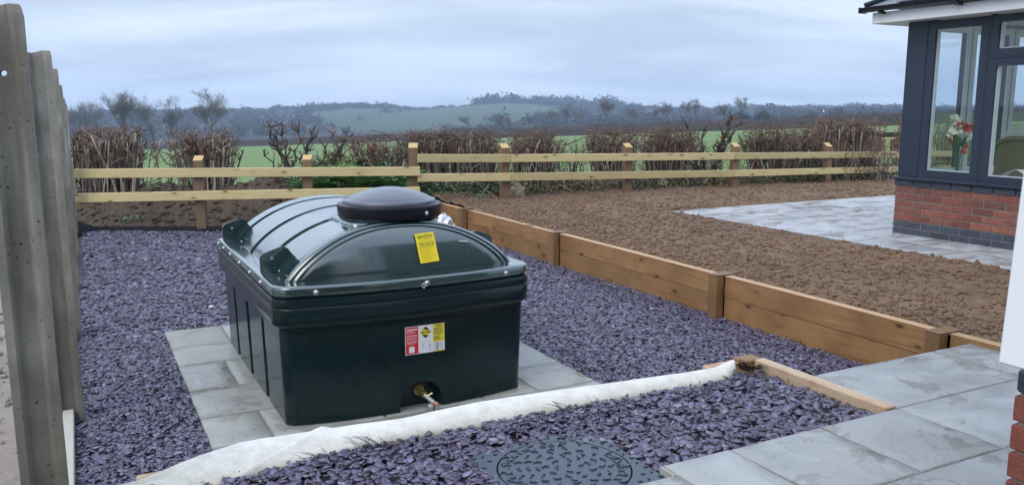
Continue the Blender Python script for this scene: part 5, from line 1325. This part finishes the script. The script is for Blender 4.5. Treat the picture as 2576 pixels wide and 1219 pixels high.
bx('mullion', A0+.014, A0+.10, 4.47, 4.498, ZF, ZT); frame(3.7, 4.468, ZF, ZT-.02, .085); frame(B0_, 3.698, ZF, ZT-.02, .085)
# far face (b = B1_) and end face
def frame_b(x0, x1, z0, z1, w_, yc):
    mb = MB(); mb.box(x0, x1, yc-.03, yc+.03, z0, z0+w_); mb.box(x0, x1, yc-.03, yc+.03, z1-w_, z1); mb.box(x0, x0+w_, yc-.03, yc+.03, z0+w_, z1-w_); mb.box(x1-w_, x1, yc-.03, yc+.03, z0+w_, z1-w_); o = part('window_frame', mb, M_anth, gr)
    mb = MB(); y0 = yc-.045; mb.box(x0, x1, y0, yc-.031, z0, z0+w_); mb.box(x0, x1, y0, yc-.031, z1-w_, z1); mb.box(x0, x0+w_, y0, yc-.031, z0+w_, z1-w_); mb.box(x1-w_, x1, y0, yc-.031, z0+w_, z1-w_); part('inner_trim', mb, M_upvc, o)
    mb = MB(); mb.box(x0+w_-.004, x1-w_+.004, yc-.002, yc+.002, z0+w_-.004, z1-w_+.004); part('pane', mb, M_glass, o)
for x0, x1 in ((A0+.245, A0+.95), (A0+.98, A0+1.72), (A0+1.75, A1-.15)): frame_b(x0, x1, ZF, ZT-.02, .07, B1_-.06)
bx('corner_post', A1-.15, A1, B1_-.12, B1_-.01, ZF, ZT); bx('corner_post', A1-.1, A1, B0_, B0_+.12, ZF, ZT)
for y0, y1 in ((3.13, 4.2), (4.23, 5.2), (5.23, 6.05)): frame(y0, y1, ZF, ZT-.02, .07, A1-.08, A1-.02)
bx('inner_sill', A0+.10, A0+.27, B0_+.1, B1_-.12, ZS+.032, ZS+.052, M_upvc); bx('inner_sill', A0+.28, A1-.2, B1_-.25, B1_-.121, ZS+.032, ZS+.052, M_upvc)
bx('inner_pier', A0+.105, A0+.175, 6.0, B1_-.14, ZS+.055, ZT, M_cream)
bx('head_beam', A0+.0, A0+.12, B0_, B1_, ZT+.002, ZT+.06); bx('head_beam', A0+.122, A1, B1_-.12, B1_-.002, ZT+.002, ZT+.06)
mb = MB(); mb.box(A0+.13, A1-.05, B0_, B1_-.13, ZT+.02, ZT+.05); part('ceiling', mb, M_cream, gr)
bx('fascia', A0-.25, A0-.228, B0_, B1_+.25, 2.585, 2.70, M_upvc, .003); bx('fascia', A0-.226, A1+.2, B1_+.228, B1_+.25, 2.585, 2.70, M_upvc, .003)
bx('soffit', A0-.226, A0-.002, B0_, B1_+.226, 2.59, 2.598, M_upvc, 0); bx('soffit', A0, A1+.2, B1_+.002, B1_+.226, 2.59, 2.598, M_upvc, 0)
mb = MB()
def gut(x, y): return None
prof = [(0.052*math.cos(t), 0.052*math.sin(t)) for t in np.linspace(math.pi, 2*math.pi, 9)]
P1 = [(A0-.305+dx, B0_, 2.755+dz) for dx, dz in prof]; P2 = [(A0-.305+dx, B1_+.33, 2.755+dz) for dx, dz in prof]; mb.loft([P1, P2]); mb.box(A0-.362, A0-.250, B1_+.330, B1_+.345, 2.70, 2.76); part('gutter', mb, M_gutter, gr, True, 40)
for y in (6.30, 5.42, 4.55, 3.7): bx('gutter_bracket', A0-.335, A0-.249, y-.02, y+.02, 2.675, 2.705, M_gutter, .004)
# roof: hipped, with ribs
hx_, hy_ = A0+1.45, B1_-1.45; zr0, zr1 = 2.765, 3.62
mb = MB(); E0, E1 = (A0-.30, B0_, zr0), (A0-.30, B1_+.30, zr0); RP0, RP1 = (hx_, B0_, zr1), (hx_, hy_, zr1); E2 = (A1+.3, B1_+.30, zr0); E3 = (A1+.3, B0_, zr0)
mb.add([E0, E1, RP1, RP0], [(3, 2, 1, 0)]); mb.add([E1, E2, RP1], [(0, 1, 2)]); mb.add([E3, E2, RP1, RP0], [(0, 1, 2, 3)]); roof = part('roof', mb, M_rooft, gr)
nrow = 5
for i in range(14):        # tiles of the lowest courses along the eaves
    for c in range(3):
        y0 = B0_+.26*i+(.13 if c % 2 else 0); s0, s1 = c*.17, c*.17+.19; dzds = (zr1-zr0)/(hx_-A0+.3); 
        lim = B1_+.30-s1
        if y0+.25 > lim: continue
        x0 = A0-.31+s0; x1 = A0-.31+s1; V = [(x0, y0, zr0+s0*dzds+.022), (x1, y0, zr0+s1*dzds+.008), (x1, y0+.252, zr0+s1*dzds+.008), (x0, y0+.252, zr0+s0*dzds+.022)]
        t = MB(); t.loft([[Vector(v)-Vector((0, 0, .012)) for v in V], V]); part('roof_tile', t, M_rooft, roof)
t = MB(); t.tube([(A0-.31, B1_+.31, zr0+.01), (hx_, hy_, zr1+.02)], .035, 8); part('hip_rib', t, M_gutter, roof, True)
# vase of flowers on the sill
q = (A0+.19, 5.62, ZS+.054)
vs = thing('flower_vase', 'glass vase of white and red flowers on the garden room sill', 'vase', W(*q[:2], q[2]), TH); vs.scale = (1.18, 1.18, 1.2)
mb = MB(); mb.lathe([(.028, 0), (.030, .01), (.026, .05), (.032, .20), (.036, .235)], 18, cap1=False); part('vase', mb, M_glass, vs, True)
mb = MB(); g_ = random.Random(4)
for k in range(14): a_ = g_.uniform(0, 6.28); mb.tube([(.01*math.cos(a_), .01*math.sin(a_), .01), (.018*math.cos(a_), .018*math.sin(a_), .22), (.06*math.cos(a_), .06*math.sin(a_), .36)], .004, 5)
leaves(mb, g_, (0, 0, .27), (.07, .07, .08), 40, .03); part('stems', mb, M_stem, vs)
def bloom(c, r, mat, n=16):
    mb = MB()
    for k in range(n):
        d = Vector((g_.gauss(0, 1), g_.gauss(0, 1), g_.gauss(.2, 1))).normalized(); u = d.cross(Vector((g_.gauss(0, 1), g_.gauss(0, 1), g_.gauss(0, 1)))).normalized(); p = Vector(c); tip = p+d*r; m_ = p+d*r*.6
        mb.add([tuple(p), tuple(m_+u*r*.35), tuple(tip), tuple(m_-u*r*.35)], [(0, 1, 2, 3)])
    part('flower', mb, mat, vs)
for c, r, m_ in (((0, .045, .40), .06, M_petalw), ((0, .075, .37), .055, M_petalw), ((0, .02, .46), .055, M_petalw), ((-.02, .055, .50), .05, M_petalw), ((0, -.03, .42), .05, M_petalw), ((0, -.09, .36), .05, M_petalw), ((0, -.01, .44), .055, M_petalr), ((0, -.06, .43), .05, M_petalr), ((0, -.10, .42), .045, M_petalr), ((0, .03, .445), .04, M_petalr), ((0, -.05, .22), .03, M_petalr), ((.02, -.05, .26), .03, M_petalr), ((.05, .10, .30), .05, M_petalr)): bloom(c, r, m_, 18)
# wicker chair inside
wc = thing('wicker_chair', 'round-backed wicker armchair inside the garden room', 'chair', W(9.02, 5.28, .36), TH)
mb = MB()
def bk_(u, v):
    t = R(100)+R(160)*u; r = .40; zt_ = 1.02-.30*abs(u-.5)**2*4*0.9; return (r*math.cos(t), r*math.sin(t), .10+(zt_-.10)*v)
mb.grid(bk_, 30, 14); mb.grid(lambda u, v: (lambda p: (p[0]*.93, p[1]*.93, p[2]))(bk_(u, v)), 30, 14); part('backrest', mb, M_wicker, wc, True)
mb = MB(); mb.tube([bk_(i/20, 1) for i in range(21)], .028, 8); part('rim', mb, M_wicker, wc, True)
mb = MB(); mb.lathe([(.34, .12), (.37, .30), (.36, .36)], 24); part('seat', mb, M_wicker, wc, True)
mb = MB()
def cush(u, v): t = 2*math.pi*u; p = math.pi*v; return (.22+.09*math.cos(t)*math.sin(p), .30*math.sin(t)*math.sin(p), .95-.16*math.cos(p))
mb.grid(cush, 20, 12); o = part('cushion', mb, M_cushion, None, True); o.location = W(8.58, 5.26, .42); o.rotation_euler = (0, 0, TH); o.scale = (1, 1, 1); tag(o, 'pale patterned cushion propped on top of the wicker chair back', 'cushion')
# folded cloths on the inner sill
mb = MB()
for i in range(4):
    mb.grid(lambda u, v, i=i: (-.06+.12*u, -.16+.30*v+.02*i, .012*i+.05*math.sin(math.pi*min(1, max(0, v*1.1-.1)))*(i == 3)*1.4+.008*nz(u*4, v*5, i)+.01), 8, 14)
o = part('folded_cloths', mb, M_cloth, None, True); o.location = W(A0+.19, 4.92, ZS+.055); o.rotation_euler = (0, 0, TH); tag(o, 'small heap of cream cloths on the garden room sill', 'cloth')
mb = MB(); mb.box(-.05, .05, -.10, .10, 0, .012); o = part('blue_cloth', mb, M_clothb, None); o.location = W(A0+.17, 5.02, ZS+.053); o.rotation_euler = (0, 0, TH); tag(o, 'light blue cloth sticking out under the cream cloths', 'cloth')

# ================================================================== THE HOUSE (its near corner shows at the right edge, the rest, unseen behind the camera, is a guess added for the tank to reflect)
hs = gthing('house', 'near house corner at the right edge: white panel over dark sill and red bricks', 'house')
HA, HB = 2.045, 1.20
mb = MB(); mb.box(HA+.010, HA+.3, -3.0, HB-.012, .2, 1.0); mb.box(HA+.302, HA+2.5, HB-.35, HB-.1, .2, 3.3); hw = part('wall', mb, M_bmortar, hs)
mb = MB(); mb.box(-7.5, HA-.002, -3.3, -3.0, 0.2, 3.3); mb.box(HA, HA+6, -3.3, -3.002, .2, 3.3); part('unseen_rear_wall', mb, M_skin, hs)  # out-of-view wall, added as something for the tank to reflect
HBm = bevbox(-.05, .05, -.107, .107, -.0325, .0325, .0045, M_brickn, 'brick', 2)
for c in range(9):
    zz = .325+.033+c*.0745; yy = HB-(.06 if c % 2 else 0.0)
    if c % 2: put('brick', bevbox(-.05, .05, -.050, .050, -.0325, .0325, .004, M_brickn, 'brick'), hw, (HA+.05, HB-.05, zz)); yy = HB-.11
    while yy > -.6: put('brick', HBm, hw, (HA+.05+random.uniform(-.003, .003), yy-.107, zz), (0, 0, random.uniform(-.01, .01))); yy -= .225
bx('sill', HA-.008, HA+.3, -3.0, HB+.012-.02, 1.000, 1.058, M_anth, .006, hs)
o = bx('white_panel', HA-.006, HA+.32, -3.0, HB+.045, 1.060, 3.2, M_upvc, .005, hs); o['label'] = 'white panel leaning slightly, projecting over the dark sill'; o.rotation_euler = (0, R(3.2), 0); o.location = (-1.060*math.sin(R(3.2))+HA*(1-math.cos(R(3.2))), 0, HA*math.sin(R(3.2)))
mb = MB(); mb.add([(-7.9, -2.6, 3.3), (8.5, -2.6, 3.3), (8.5, -6.5, 5.6), (-7.9, -6.5, 5.6)], [(0, 1, 2, 3)]); mb.add([(-7.9, -2.6, 3.1), (8.5, -2.6, 3.1), (8.5, -2.6, 3.3), (-7.9, -2.6, 3.3)], [(0, 1, 2, 3)]); part('roof', mb, M_rooft, hs)  # guessed roof over the unseen wall, only there to be reflected
for x0 in (-5.5, -1.2):  # guessed windows in the unseen wall
    bx('window', x0, x0+1.5, -3.0, -2.97, 1.1, 2.4, M_upvc, .004, hs); bx('pane', x0+.08, x0+1.42, -2.969, -2.96, 1.2, 2.3, M_anth, .002, hs)
